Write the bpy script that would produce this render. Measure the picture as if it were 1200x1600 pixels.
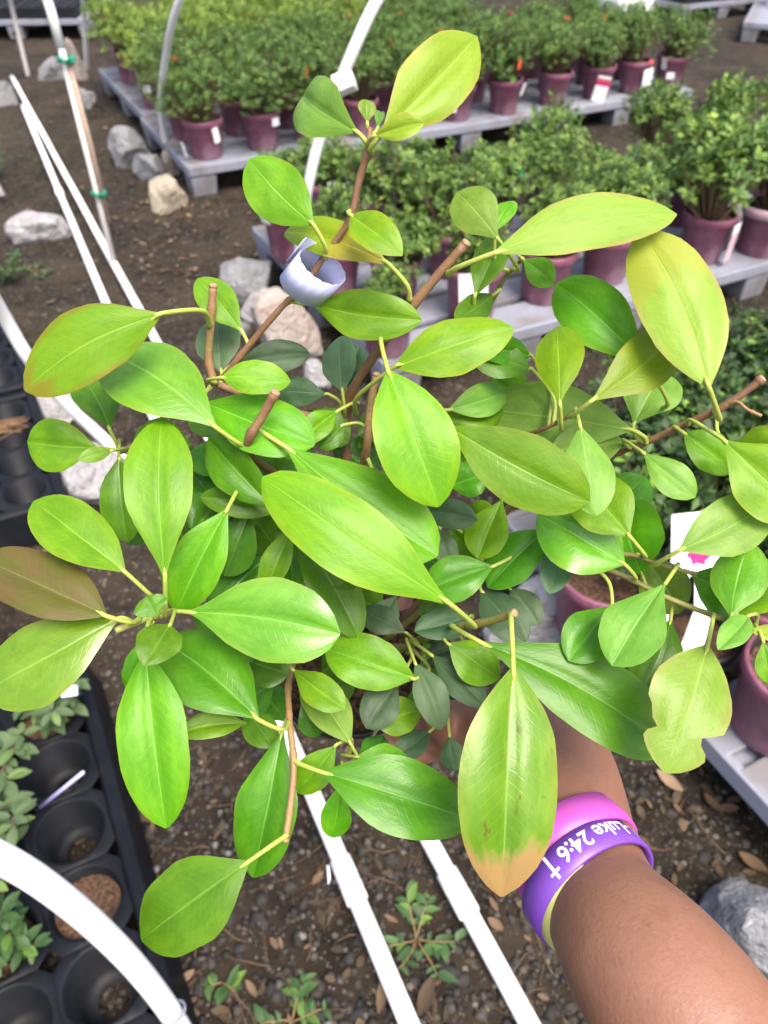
import bpy, bmesh, math, random
from mathutils import Vector, Matrix, noise

for o in list(bpy.data.objects):
    bpy.data.objects.remove(o, do_unlink=True)
SC = bpy.context.scene
COL = SC.collection
rnd = random.Random(11)
V = Vector

# ------------------------------------------------------------------ camera
PITCH, CAM_H, FPX = math.radians(42), 1.5, 1200.0
cam_d = bpy.data.cameras.new('camera')
cam = bpy.data.objects.new('camera', cam_d)
COL.objects.link(cam)
cam.location = (0, 0, CAM_H)
cam.rotation_euler = (math.pi / 2 - PITCH, 0, 0)
cam_d.sensor_fit = 'VERTICAL'
cam_d.sensor_height = 36
cam_d.lens = 36 * FPX / 1600
cam_d.clip_start = 0.02
cam_d.clip_end = 200
cam_d.dof.use_dof = True
cam_d.dof.focus_distance = 0.365
cam_d.dof.aperture_fstop = 12.5
SC.camera = cam

# ------------------------------------------------------------------ light
SUN_EL, SUN_AZ = math.radians(62), math.radians(150)     # azimuth from +Y towards +X
world = bpy.data.worlds.new('World')
SC.world = world
world.use_nodes = True
wn = world.node_tree
bg = wn.nodes['Background']
sky = wn.nodes.new('ShaderNodeTexSky')
sky.sky_type = 'NISHITA'
sky.sun_disc = False
sky.sun_elevation = SUN_EL
sky.sun_rotation = SUN_AZ
sky.air_density = 1.0
sky.dust_density = 6.0
sky.ozone_density = 0.6
wn.links.new(sky.outputs[0], bg.inputs[0])
bg.inputs[1].default_value = 0.12
sun_d = bpy.data.lights.new('sun', 'SUN')
sun_d.energy = 1.5
sun_d.angle = math.radians(28)
sun_d.color = (1.0, 0.95, 0.86)
sun = bpy.data.objects.new('sun', sun_d)
COL.objects.link(sun)
sdir = V((math.sin(SUN_AZ) * math.cos(SUN_EL), math.cos(SUN_AZ) * math.cos(SUN_EL), math.sin(SUN_EL)))
sun.rotation_euler = sdir.to_track_quat('Z', 'Y').to_euler()
vs = SC.view_settings
vs.view_transform = 'Standard'
vs.look = 'None'
vs.gamma = 1
vs.exposure = 1.62

# ------------------------------------------------------------------ helpers
CF = V((0, math.cos(PITCH), -math.sin(PITCH)))
CU = V((0, math.sin(PITCH), math.cos(PITCH)))
CR = V((1, 0, 0))
CC = V((0, 0, CAM_H))


def ray(x, y):
    return CF + CR * ((x - 600) / FPX) - CU * ((y - 800) / FPX)


def D(x, y, d):
    """world point seen at photo pixel (x, y), d metres in front of the lens"""
    return CC + ray(x, y) * d


def G(x, y, z=0.0):
    """world point at photo pixel (x, y) on the level z"""
    r = ray(x, y)
    return CC + r * ((z - CAM_H) / r.z)


# nursery rows: origin at the near left corner of the middle pallets
O0 = V((0.006, 2.229, 0))
UU = V((0.891, 0.454, 0)).normalized()
VV = V((-UU.y, UU.x, 0))
ROWROT = math.atan2(UU.y, UU.x)


def W(u, v, z=0.0):
    return O0 + UU * u + VV * v + V((0, 0, z))


def lin(h):
    h = h.lstrip('#')
    out = []
    for i in (0, 2, 4):
        c = int(h[i:i + 2], 16) / 255
        out.append(c / 12.92 if c <= 0.04045 else ((c + 0.055) / 1.055) ** 2.4)
    return tuple(out)


class MB:
    def __init__(self):
        self.v, self.f, self.m, self.uv, self.tint = [], [], [], {}, None

    def add(self, verts, faces, mat=0):
        o = len(self.v)
        self.v.extend([tuple(p) for p in verts])
        for f in faces:
            self.f.append(tuple(i + o for i in f))
            self.m.append(mat)
        return o

    def box(self, c, s, mat=0, M=None, taper=1.0):
        hx, hy, hz = s[0] / 2, s[1] / 2, s[2] / 2
        vs_ = []
        for z, t in ((-hz, taper), (hz, 1.0)):
            for x, y in ((-hx, -hy), (hx, -hy), (hx, hy), (-hx, hy)):
                p = V((x * t, y * t, z))
                if M is not None:
                    p = M @ p
                vs_.append(V(c) + p)
        self.add(vs_, [(3, 2, 1, 0), (4, 5, 6, 7), (0, 1, 5, 4), (1, 2, 6, 5), (2, 3, 7, 6), (3, 0, 4, 7)], mat)

    def tube(self, pts, rad, n=8, mat=0, cap=True, flat=1.0):
        pts = [V(p) for p in pts]
        k = len(pts)
        if not hasattr(rad, '__len__'):
            rad = [rad] * k
        tang = []
        for i in range(k):
            t = pts[min(i + 1, k - 1)] - pts[max(i - 1, 0)]
            tang.append(t.normalized() if t.length > 1e-9 else V((0, 0, 1)))
        a = tang[0].orthogonal().normalized()
        rings = []
        for i in range(k):
            a = (a - tang[i] * a.dot(tang[i])).normalized()
            b = tang[i].cross(a)
            rings.append([pts[i] + (a * math.cos(2 * math.pi * j / n) + b * (flat * math.sin(2 * math.pi * j / n))) * rad[i] for j in range(n)])
        vs_ = [p for r in rings for p in r]
        fs = []
        for i in range(k - 1):
            for j in range(n):
                j2 = (j + 1) % n
                fs.append((i * n + j, i * n + j2, (i + 1) * n + j2, (i + 1) * n + j))
        if cap:
            fs.append(tuple(range(n - 1, -1, -1)))
            fs.append(tuple((k - 1) * n + j for j in range(n)))
        self.add(vs_, fs, mat)

    def lathe(self, prof, n=24, mat=0, close_top=False, close_bot=False, M=None):
        vs_ = []
        for r, z in prof:
            for j in range(n):
                a = 2 * math.pi * j / n
                p = V((r * math.cos(a), r * math.sin(a), z))
                vs_.append(M @ p if M is not None else p)
        fs = []
        for i in range(len(prof) - 1):
            for j in range(n):
                j2 = (j + 1) % n
                fs.append((i * n + j, i * n + j2, (i + 1) * n + j2, (i + 1) * n + j))
        if close_bot:
            fs.append(tuple(range(n - 1, -1, -1)))
        if close_top:
            k = len(prof) - 1
            fs.append(tuple(k * n + j for j in range(n)))
        self.add(vs_, fs, mat)

    def mesh(self, name, mats, smooth=True):
        me = bpy.data.meshes.new(name)
        me.from_pydata(self.v, [], self.f)
        for m in mats:
            me.materials.append(m)
        if len(mats) > 1:
            me.polygons.foreach_set('material_index', self.m)
        if smooth:
            me.polygons.foreach_set('use_smooth', [True] * len(me.polygons))
        if self.tint is not None:
            at = me.attributes.new('tint', 'FLOAT', 'POINT')
            at.data.foreach_set('value', self.tint)
        me.update()
        return me

    def build(self, name, mats, parent=None, smooth=True):
        if not isinstance(mats, (list, tuple)):
            mats = [mats]
        return link(name, self.mesh(name, mats, smooth), parent)


def link(name, me, parent=None, loc=None):
    o = bpy.data.objects.new(name, me)
    COL.objects.link(o)
    if parent is not None:
        o.parent = parent
    if loc is not None:
        o.location = loc
    return o


def bevel(o, w=0.004, seg=2, ang=0.7):
    b = o.modifiers.new('bevel', 'BEVEL')
    b.width = w
    b.segments = seg
    b.limit_method = 'ANGLE'
    b.angle_limit = ang
    return o


def empty(name, loc=(0, 0, 0), rz=0.0):
    o = bpy.data.objects.new(name, None)
    COL.objects.link(o)
    o.location = loc
    o.rotation_euler = (0, 0, rz)
    o.empty_display_size = 0.05
    return o


def tag(o, label, cat, group=None):
    o['label'] = label
    o['category'] = cat
    if group:
        o['group'] = group
    return o


def spline(pts, n=8):
    """Catmull-Rom through (Vector, radius) or Vector points"""
    has_r = isinstance(pts[0], (tuple, list)) and len(pts[0]) == 2
    P = [V(p[0]) for p in pts] if has_r else [V(p) for p in pts]
    Rr = [p[1] for p in pts] if has_r else [0] * len(P)
    out, ro = [], []
    for i in range(len(P) - 1):
        p0 = P[i - 1] if i > 0 else P[0] * 2 - P[1]
        p1, p2 = P[i], P[i + 1]
        p3 = P[i + 2] if i + 2 < len(P) else P[-1] * 2 - P[-2]
        for k in range(n):
            t = k / n
            out.append(0.5 * ((2 * p1) + (p2 - p0) * t + (2 * p0 - 5 * p1 + 4 * p2 - p3) * t * t + (3 * p1 - p0 - 3 * p2 + p3) * t ** 3))
            s = t * t * (3 - 2 * t)
            ro.append(Rr[i] * (1 - s) + Rr[i + 1] * s)
    out.append(P[-1])
    ro.append(Rr[-1])
    return (out, ro) if has_r else out


# ------------------------------------------------------------------ materials
class NT:
    def __init__(self, name):
        self.mat = bpy.data.materials.new(name)
        self.mat.use_nodes = True
        self.t = self.mat.node_tree
        self.b = self.t.nodes['Principled BSDF']
        self.out = self.t.nodes['Material Output']

    def n(self, typ, **kw):
        nd = self.t.nodes.new(typ)
        for k, v in kw.items():
            setattr(nd, k, v)
        return nd

    def l(self, a, b):
        self.t.links.new(a, b)

    def put(self, sock, val):
        if isinstance(val, bpy.types.NodeSocket):
            self.l(val, sock)
        elif isinstance(val, (tuple, list)) and len(val) == 3 and sock.type == 'RGBA':
            sock.default_value = (*val, 1)
        else:
            sock.default_value = val

    def math(self, op, a, b=None, c=None, clamp=False):
        nd = self.n('ShaderNodeMath', operation=op, use_clamp=clamp)
        self.put(nd.inputs[0], a)
        if b is not None:
            self.put(nd.inputs[1], b)
        if c is not None:
            self.put(nd.inputs[2], c)
        return nd.outputs[0]

    def step(self, x, lo, hi):
        nd = self.n('ShaderNodeMapRange', interpolation_type='SMOOTHSTEP')
        self.put(nd.inputs[0], x)
        nd.inputs[1].default_value = lo
        nd.inputs[2].default_value = hi
        return nd.outputs[0]

    def mix(self, f, a, b, mode='MIX'):
        nd = self.n('ShaderNodeMix', data_type='RGBA', blend_type=mode)
        self.put(nd.inputs[0], f)
        self.put(nd.inputs[6], a)
        self.put(nd.inputs[7], b)
        return nd.outputs[2]

    def noise(self, scale, detail=3, rough=0.55, vec=None, dist=0.0):
        nd = self.n('ShaderNodeTexNoise')
        nd.inputs['Scale'].default_value = scale
        nd.inputs['Detail'].default_value = detail
        nd.inputs['Roughness'].default_value = rough
        nd.inputs['Distortion'].default_value = dist
        if vec is not None:
            self.l(vec, nd.inputs['Vector'])
        return nd.outputs[0]

    def coord(self, which='Object'):
        return self.n('ShaderNodeTexCoord').outputs[which]

    def geo(self):
        return self.n('ShaderNodeNewGeometry').outputs['Position']

    def bump(self, h, strength=0.3, dist=0.002):
        nd = self.n('ShaderNodeBump')
        nd.inputs['Strength'].default_value = strength
        nd.inputs['Distance'].default_value = dist
        self.l(h, nd.inputs['Height'])
        self.l(nd.outputs[0], self.b.inputs['Normal'])
        return nd.outputs[0]

    def set(self, **kw):
        for k, v in kw.items():
            self.put(self.b.inputs[k.replace('_', ' ')], v)
        return self


def leaf_mat(name, base, lite, edge, edge_amt=0.3, tip=None, tip_from=0.8, rough=0.40, trans=0.32, mot=0.25, midc=None, mid_amt=0.5, spots=None, spec=0.30):
    t = NT(name)
    uv = t.n('ShaderNodeUVMap', uv_map='leaf_uv').outputs[0]
    sep = t.n('ShaderNodeSeparateXYZ')
    t.l(uv, sep.inputs[0])
    u, v = sep.outputs[0], sep.outputs[1]
    va = t.math('ABSOLUTE', t.math('MULTIPLY_ADD', v, 2.0, -1.0))
    oi = t.n('ShaderNodeObjectInfo').outputs['Random']
    # several irregular side veins and a net between them
    cmb = t.n('ShaderNodeCombineXYZ')
    t.l(t.math('ADD', u, oi), cmb.inputs[0])
    t.l(v, cmb.inputs[1])
    t.l(oi, cmb.inputs[2])
    wob = t.noise(5.0, 2, 0.5, cmb.outputs[0])
    ph = t.math('SUBTRACT', t.math('MULTIPLY', u, 17.0), t.math('MULTIPLY', va, 3.2))
    ph = t.math('ADD', ph, t.math('MULTIPLY', wob, 0.9))
    tri = t.math('PINGPONG', ph, 0.5)
    vein = t.math('SUBTRACT', 1.0, t.step(tri, 0.0, 0.11))
    vein = t.math('MULTIPLY', vein, t.math('SUBTRACT', 1.0, t.step(va, 0.45, 0.95)))
    midw = t.math('MULTIPLY_ADD', t.math('SUBTRACT', 1.0, u), 0.055, 0.02)
    mid = t.math('SUBTRACT', 1.0, t.math('SMOOTH_MIN', t.math('DIVIDE', va, midw), 1.0, 0.4))
    mid = t.math('MAXIMUM', mid, 0.0)
    n1 = t.noise(3.2, 3, 0.6, cmb.outputs[0])
    n2 = t.noise(30.0, 4, 0.65, cmb.outputs[0])
    n5 = t.noise(8.0, 3, 0.6, cmb.outputs[0])
    col = t.mix(t.step(n1, 0.35, 0.7), base, lite)
    col = t.mix(t.math('MULTIPLY', t.math('SUBTRACT', n2, 0.5), mot * 2), col, tuple(c * 0.55 for c in base))
    col = t.mix(t.math('MULTIPLY', t.step(n5, 0.45, 0.7), 0.35), col, tuple(c * 0.72 for c in base))
    col = t.mix(t.math('MULTIPLY', vein, 0.10), col, tuple(min(1, c * 1.6 + 0.03) for c in lite))
    mc = midc or tuple(min(1, c * 1.5 + 0.05) for c in lite)
    col = t.mix(t.math('MULTIPLY', mid, mid_amt), col, mc)
    ef = t.math('MULTIPLY', t.step(t.math('ADD', va, t.math('MULTIPLY', n1, 0.35)), 0.95, 1.3), edge_amt)
    col = t.mix(ef, col, edge)
    if tip is not None:
        tf = t.step(t.math('ADD', u, t.math('MULTIPLY', t.math('SUBTRACT', n1, 0.5), 0.55)), tip_from, tip_from + 0.16)
        col = t.mix(tf, col, tip)
    if spots is not None:
        sp = t.noise(9, 4, 0.65, cmb.outputs[0])
        col = t.mix(t.math('MULTIPLY', t.step(sp, 0.64, 0.72), 0.8), col, spots)
    sp2 = t.noise(16, 4, 0.7, cmb.outputs[0])
    col = t.mix(t.math('MULTIPLY', t.step(sp2, 0.71, 0.78), 0.6), col, (0.12, 0.10, 0.03))
    hsv = t.n('ShaderNodeHueSaturation')
    t.l(t.math('MULTIPLY_ADD', oi, 0.035, 0.4825), hsv.inputs['Hue'])
    t.l(t.math('MULTIPLY_ADD', oi, 0.25, 0.88), hsv.inputs['Value'])
    t.l(col, hsv.inputs['Color'])
    col = hsv.outputs[0]
    t.set(Base_Color=col, Roughness=rough)
    t.b.inputs['Specular IOR Level'].default_value = spec
    h = t.math('ADD', t.math('MULTIPLY', vein, -0.14), t.math('MULTIPLY', n2, 0.34))
    h = t.math('ADD', h, t.math('MULTIPLY', mid, -1.2))
    h = t.math('ADD', h, t.math('MULTIPLY', n5, 0.9))
    bn = t.bump(h, 0.25, 0.0010)
    tr = t.n('ShaderNodeBsdfTranslucent')
    t.l(t.mix(0.6, col, t.mix(1.0, col, (1.0, 0.95, 0.25), 'MULTIPLY')), tr.inputs[0])
    t.l(bn, tr.inputs['Normal'])
    mx = t.n('ShaderNodeMixShader')
    mx.inputs[0].default_value = trans
    t.l(t.b.outputs[0], mx.inputs[1])
    t.l(tr.outputs[0], mx.inputs[2])
    t.l(mx.outputs[0], t.out.inputs[0])
    return t.mat


RED = (0.22, 0.07, 0.03)
LM = {
    'bright': leaf_mat('young leaf', (0.092, 0.258, 0.005), (0.135, 0.325, 0.008), (0.24, 0.25, 0.02), 0.25),
    'gold': leaf_mat('golden edged leaf', (0.115, 0.275, 0.004), (0.165, 0.335, 0.006), (0.33, 0.27, 0.02), 0.35),
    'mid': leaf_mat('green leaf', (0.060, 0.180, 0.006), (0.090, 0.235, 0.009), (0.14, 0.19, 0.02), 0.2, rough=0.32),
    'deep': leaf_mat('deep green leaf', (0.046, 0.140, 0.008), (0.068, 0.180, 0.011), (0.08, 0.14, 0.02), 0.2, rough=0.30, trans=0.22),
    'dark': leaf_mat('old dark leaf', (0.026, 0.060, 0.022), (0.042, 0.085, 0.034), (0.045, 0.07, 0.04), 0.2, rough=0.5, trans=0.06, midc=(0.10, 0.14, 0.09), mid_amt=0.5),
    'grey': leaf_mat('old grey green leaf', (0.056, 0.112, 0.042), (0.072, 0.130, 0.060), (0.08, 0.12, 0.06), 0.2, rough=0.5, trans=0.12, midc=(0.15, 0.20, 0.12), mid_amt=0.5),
    'pale': leaf_mat('pale leaf', (0.130, 0.270, 0.030), (0.180, 0.325, 0.045), (0.22, 0.28, 0.05), 0.3, rough=0.42),
    'sheen': leaf_mat('glossy leaf', (0.110, 0.275, 0.012), (0.160, 0.330, 0.024), (0.30, 0.21, 0.04), 0.25, rough=0.25, spec=0.6),
    'yellow': leaf_mat('yellow leaf', (0.200, 0.280, 0.014), (0.235, 0.305, 0.022), (0.42, 0.21, 0.07), 0.6, tip=(0.40, 0.23, 0.08), tip_from=0.98),
    'peach': leaf_mat('peach tinged leaf', (0.290, 0.280, 0.025), (0.340, 0.290, 0.05), (0.44, 0.20, 0.08), 0.7, tip=(0.20, 0.31, 0.012), tip_from=0.35),
    'blush': leaf_mat('yellow tipped leaf', (0.200, 0.340, 0.026), (0.250, 0.380, 0.045), (0.42, 0.19, 0.09), 0.6, tip=(0.28, 0.33, 0.035), tip_from=0.6),
    'under': leaf_mat('pale leaf underside', (0.195, 0.315, 0.030), (0.225, 0.335, 0.04), (0.36, 0.19, 0.06), 0.65, rough=0.5, mot=0.1),
    'red': leaf_mat('bronzed leaf', (0.125, 0.270, 0.005), (0.150, 0.275, 0.006), (0.20, 0.115, 0.012), 0.9, tip=(0.18, 0.18, 0.012), tip_from=0.78),
    'brown': leaf_mat('brown leaf', (0.085, 0.095, 0.014), (0.110, 0.075, 0.024), (0.10, 0.05, 0.02), 0.7, rough=0.4, trans=0.2),
    'scorch': leaf_mat('scorched leaf', (0.090, 0.240, 0.012), (0.155, 0.310, 0.028), (0.26, 0.23, 0.04), 0.4, tip=(0.36, 0.25, 0.09), tip_from=0.72, rough=0.26, spots=(0.13, 0.09, 0.03)),
    'redtip': leaf_mat('red tipped leaf', (0.135, 0.245, 0.006), (0.165, 0.275, 0.010), (0.25, 0.18, 0.02), 0.5, tip=(0.24, 0.07, 0.025), tip_from=0.97),
    'bite': leaf_mat('pale red edged leaf', (0.150, 0.300, 0.020), (0.205, 0.340, 0.05), (0.33, 0.22, 0.08), 0.5, rough=0.34),
}


def stem_mat(name, a, b):
    t = NT(name)
    p = t.coord()
    n = t.noise(420, 4, 0.7, p)
    n2 = t.noise(45, 3, 0.6, p)
    col = t.mix(t.step(n2, 0.35, 0.65), a, b)
    col = t.mix(t.math('MULTIPLY', t.step(n, 0.5, 0.75), 0.35), col, tuple(c * 0.5 for c in a))
    t.set(Base_Color=col, Roughness=0.55)
    t.bump(t.math('ADD', n, n2), 0.6, 0.001)
    return t.mat


STEM = {
    'tan': stem_mat('tan twig', (0.25, 0.135, 0.065), (0.21, 0.16, 0.05)),
    'brown': stem_mat('brown twig', (0.15, 0.075, 0.038), (0.21, 0.115, 0.055)),
    'olive': stem_mat('olive twig', (0.17, 0.14, 0.04), (0.22, 0.22, 0.05)),
    'green': stem_mat('green twig', (0.24, 0.28, 0.06), (0.30, 0.28, 0.09)),
    'petiole': stem_mat('petiole', (0.30, 0.38, 0.06), (0.36, 0.40, 0.08)),
    'cut': stem_mat('cut twig end', (0.36, 0.19, 0.12), (0.32, 0.20, 0.11)),
}


def plain(name, col, rough=0.6, var=0.15, scale=25, bump=0.1, spec=0.5, dirt=None, dirt_amt=0.4):
    t = NT(name)
    p = t.coord()
    n = t.noise(scale, 4, 0.6, p)
    n2 = t.noise(scale * 0.17 + 1.5, 3, 0.6, p)
    c = t.mix(t.step(n, 0.3, 0.7), tuple(k * (1 - var) for k in col), tuple(min(1, k * (1 + var)) for k in col))
    if dirt:
        c = t.mix(t.math('MULTIPLY', t.step(n2, 0.48, 0.68), dirt_amt), c, dirt)
    t.set(Base_Color=c, Roughness=rough)
    t.b.inputs['Specular IOR Level'].default_value = spec
    t.bump(n, bump, 0.002)
    return t.mat


def tinted(name, stops, rough=0.6, trans=0.25):
    """leaf colour from a per-leaf random value"""
    t = NT(name)
    at = t.n('ShaderNodeAttribute', attribute_name='tint')
    r = t.n('ShaderNodeValToRGB')
    els = r.color_ramp.elements
    while len(els) < len(stops):
        els.new(0.5)
    for e, (pos, c) in zip(els, stops):
        e.position = pos
        e.color = (*c, 1)
    t.l(at.outputs['Fac'], r.inputs[0])
    n = t.noise(60, 2, 0.5, t.coord())
    col = t.mix(t.math('MULTIPLY', n, 0.3), r.outputs[0], (0.04, 0.06, 0.02))
    t.set(Base_Color=col, Roughness=rough)
    tr = t.n('ShaderNodeBsdfTranslucent')
    t.l(col, tr.inputs[0])
    mx = t.n('ShaderNodeMixShader')
    mx.inputs[0].default_value = trans
    t.l(t.b.outputs[0], mx.inputs[1])
    t.l(tr.outputs[0], mx.inputs[2])
    t.l(mx.outputs[0], t.out.inputs[0])
    return t.mat


M_AZ = tinted('azalea leaves', [(0, (0.030, 0.075, 0.016)), (0.5, (0.085, 0.175, 0.028)), (0.85, (0.20, 0.33, 0.045)), (1, (0.32, 0.43, 0.07))])
M_AZY = tinted('yellow green azalea leaves', [(0, (0.06, 0.12, 0.020)), (0.4, (0.15, 0.25, 0.030)), (0.8, (0.26, 0.37, 0.04)), (1, (0.38, 0.45, 0.06))])
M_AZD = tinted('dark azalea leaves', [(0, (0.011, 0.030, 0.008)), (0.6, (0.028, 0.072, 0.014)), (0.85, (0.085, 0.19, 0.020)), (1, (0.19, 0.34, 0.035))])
M_WEED = tinted('weed leaves', [(0, (0.025, 0.07, 0.018)), (0.7, (0.05, 0.12, 0.028)), (1, (0.14, 0.26, 0.03))])
M_PLUG = tinted('small cutting leaves', [(0, (0.05, 0.09, 0.035)), (0.6, (0.085, 0.14, 0.05)), (0.85, (0.12, 0.19, 0.05)), (1, (0.22, 0.36, 0.04))], trans=0.12)
M_TWIG = plain('azalea twigs', (0.13, 0.085, 0.05), 0.8)
M_POT = plain('maroon pot plastic', (0.185, 0.062, 0.102), 0.45, 0.18, 30, 0.05, dirt=(0.32, 0.20, 0.25), dirt_amt=0.7)
M_POTIN = plain('pot inside', (0.02, 0.018, 0.02), 0.6)
M_BLACK = plain('black plastic', (0.006, 0.007, 0.010), 0.5, 0.2, 30, 0.05, spec=0.16, dirt=(0.016, 0.016, 0.018), dirt_amt=0.5)
M_BLACKPOT = plain('black pot plastic', (0.012, 0.012, 0.013), 0.5, 0.2, 30, 0.05)
M_PALLET = plain('grey pallet plastic', (0.21, 0.22, 0.27), 0.55, 0.08, 18, 0.08, dirt=(0.13, 0.115, 0.10), dirt_amt=0.75)
M_PVC = plain('white pvc', (0.88, 0.88, 0.88), 0.38, 0.02, 12, 0.02, dirt=(0.70, 0.68, 0.64), dirt_amt=0.5)
M_PVCOLD = plain('weathered pvc', (0.66, 0.63, 0.60), 0.5, 0.06, 18, 0.04, dirt=(0.42, 0.38, 0.33), dirt_amt=0.7)
M_STAKE = plain('wooden stake', (0.36, 0.26, 0.20), 0.8, 0.2, 60)
M_TIE = plain('green tie', (0.010, 0.20, 0.12), 0.45)
M_WIRE = plain('grey wire tie', (0.22, 0.23, 0.28), 0.4)
M_BARK = plain('bark potting mix', (0.075, 0.038, 0.020), 0.95, 0.85, 110, 1.0, dirt=(0.018, 0.010, 0.007), dirt_amt=0.8)
M_WHITE = plain('white card', (0.82, 0.82, 0.84), 0.5, 0.02)
M_PINKCARD = plain('pink card', (0.62, 0.42, 0.47), 0.5, 0.05)
M_MAGENTA = plain('pink printed flower', (0.55, 0.02, 0.16), 0.45, 0.3, 60)
M_CORAL = plain('red printed flower', (0.55, 0.12, 0.11), 0.45, 0.3, 80)
M_GREENPRINT = plain('green print', (0.15, 0.25, 0.06), 0.5, 0.3, 60)
M_ORANGE = plain('orange tape', (0.75, 0.11, 0.04), 0.5)
M_REDFL = plain('red bloom', (0.55, 0.05, 0.025), 0.6)
M_LAV = plain('lavender paper', (0.52, 0.52, 0.80), 0.6, 0.03, 20, 0.05)


def rock_mat(name, a, b, c):
    t = NT(name)
    p = t.coord()
    n1 = t.noise(4.5, 4, 0.6, p, 0.6)
    n2 = t.noise(45, 4, 0.7, p)
    n3 = t.noise(12, 4, 0.65, p, 1.0)
    col = t.mix(t.step(n1, 0.35, 0.65), a, b)
    col = t.mix(t.math('MULTIPLY', t.step(n3, 0.52, 0.68), 0.75), col, c)
    col = t.mix(t.math('MULTIPLY', t.step(n2, 0.5, 0.72), 0.45), col, tuple(k * 0.45 for k in a))
    t.set(Base_Color=col, Roughness=0.9)
    t.bump(t.math('ADD', n2, t.math('MULTIPLY', n3, 1.6)), 1.0, 0.02)
    return t.mat


RK = {
    'grey': rock_mat('grey rock', (0.19, 0.19, 0.20), (0.26, 0.26, 0.27), (0.12, 0.12, 0.13)),
    'white': rock_mat('pale rock', (0.30, 0.29, 0.30), (0.39, 0.38, 0.385), (0.17, 0.165, 0.175)),
    'cream': rock_mat('cream rock', (0.36, 0.31, 0.23), (0.43, 0.38, 0.29), (0.26, 0.22, 0.17)),
    'pink': rock_mat('pinkish rock', (0.34, 0.29, 0.265), (0.40, 0.355, 0.325), (0.34, 0.20, 0.13)),
    'dark': rock_mat('dark streaked rock', (0.13, 0.135, 0.15), (0.26, 0.265, 0.28), (0.50, 0.50, 0.51)),
    'tan': rock_mat('tan rock', (0.25, 0.21, 0.19), (0.30, 0.26, 0.23), (0.18, 0.15, 0.13)),
}


def ground_mat():
    t = NT('dark gravelly soil')
    p = t.geo()
    n1 = t.noise(2.2, 4, 0.6, p)
    n2 = t.noise(14, 5, 0.65, p)
    n3 = t.noise(90, 4, 0.7, p)
    vo = t.n('ShaderNodeTexVoronoi')
    vo.inputs['Scale'].default_value = 75
    t.l(p, vo.inputs['Vector'])
    vo2 = t.n('ShaderNodeTexVoronoi')
    vo2.inputs['Scale'].default_value = 170
    t.l(p, vo2.inputs['Vector'])
    col = t.mix(t.step(n2, 0.3, 0.7), (0.006, 0.0045, 0.003), (0.026, 0.018, 0.011))
    col = t.mix(t.math('MULTIPLY', t.step(n1, 0.42, 0.62), 0.7), col, (0.040, 0.028, 0.018))
    moss = t.math('MULTIPLY', t.step(t.noise(1.3, 3, 0.6, p), 0.5, 0.65), t.step(n2, 0.4, 0.6))
    col = t.mix(t.math('MULTIPLY', moss, 0.5), col, (0.026, 0.027, 0.009))
    sc = t.n('ShaderNodeSeparateColor')
    t.l(vo.outputs['Color'], sc.inputs[0])
    peb = t.math('MULTIPLY', t.math('GREATER_THAN', sc.outputs[0], 0.72), t.math('LESS_THAN', vo.outputs['Distance'], 0.38))
    col = t.mix(peb, col, t.mix(sc.outputs[1], (0.03, 0.027, 0.024), (0.12, 0.11, 0.095)))
    sc2 = t.n('ShaderNodeSeparateColor')
    t.l(vo2.outputs['Color'], sc2.inputs[0])
    peb2 = t.math('MULTIPLY', t.math('GREATER_THAN', sc2.outputs[0], 0.8), t.math('LESS_THAN', vo2.outputs['Distance'], 0.4))
    col = t.mix(peb2, col, t.mix(sc2.outputs[1], (0.025, 0.02, 0.015), (0.11, 0.095, 0.075)))
    t.set(Base_Color=col, Roughness=0.95)
    t.b.inputs['Specular IOR Level'].default_value = 0.25
    h = t.math('ADD', t.math('MULTIPLY', n3, 0.5), t.math('ADD', n2, t.math('MULTIPLY', peb, 0.8)))
    t.bump(h, 0.9, 0.012)
    return t.mat


# ------------------------------------------------------------------ ground
def axis(lo, a, b, hi, fine, far):
    xs = [lo + (a - lo) * i / far for i in range(far)]
    k = int((b - a) / fine)
    xs += [a + (b - a) * i / k for i in range(k)]
    xs += [b + (hi - b) * i / far for i in range(far + 1)]
    return xs


def gz(x, y):
    z = 0.018 * noise.noise(V((x * 1.3, y * 1.3, 0))) + 0.014 * noise.noise(V((x * 5, y * 5, 3)))
    z += 0.010 * noise.noise(V((x * 14, y * 14, 7)))
    return z - 0.012


mb = MB()
xs, ys = axis(-60, -4, 4, 60, 0.035, 8), axis(-30, -0.3, 9.5, 90, 0.035, 8)
nx = len(xs)
mb.v = [(x, y, gz(x, y)) for y in ys for x in xs]
mb.f = [(j * nx + i, j * nx + i + 1, (j + 1) * nx + i + 1, (j + 1) * nx + i) for j in range(len(ys) - 1) for i in range(nx - 1)]
mb.m = [0] * len(mb.f)
ground = mb.build('ground', ground_mat())
ground['kind'] = 'structure'

# gravel: thousands of small stones
mb = MB()
mb.tint = []
OCT = [V((1, 0, 0)), V((0, 1, 0)), V((-1, 0, 0)), V((0, -1, 0)), V((0, 0, 1)), V((0, 0, -0.6)), V((0.6, 0.6, 0.5)), V((-0.6, 0.6, 0.5)), V((-0.6, -0.6, 0.5)), V((0.6, -0.6, 0.5))]
OF = [(0, 6, 4), (6, 1, 4), (1, 7, 4), (7, 2, 4), (2, 8, 4), (8, 3, 4), (3, 9, 4), (9, 0, 4), (0, 1, 6), (1, 2, 7), (2, 3, 8), (3, 0, 9), (1, 0, 5), (2, 1, 5), (3, 2, 5), (0, 3, 5)]


def on_ground():
    while True:
        x, y = rnd.uniform(40, 1200), 1640 * rnd.random() ** 0.75
        p = G(x, y)
        if -4 < p.x < 4 and p.y < 9.5:
            return p


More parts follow.
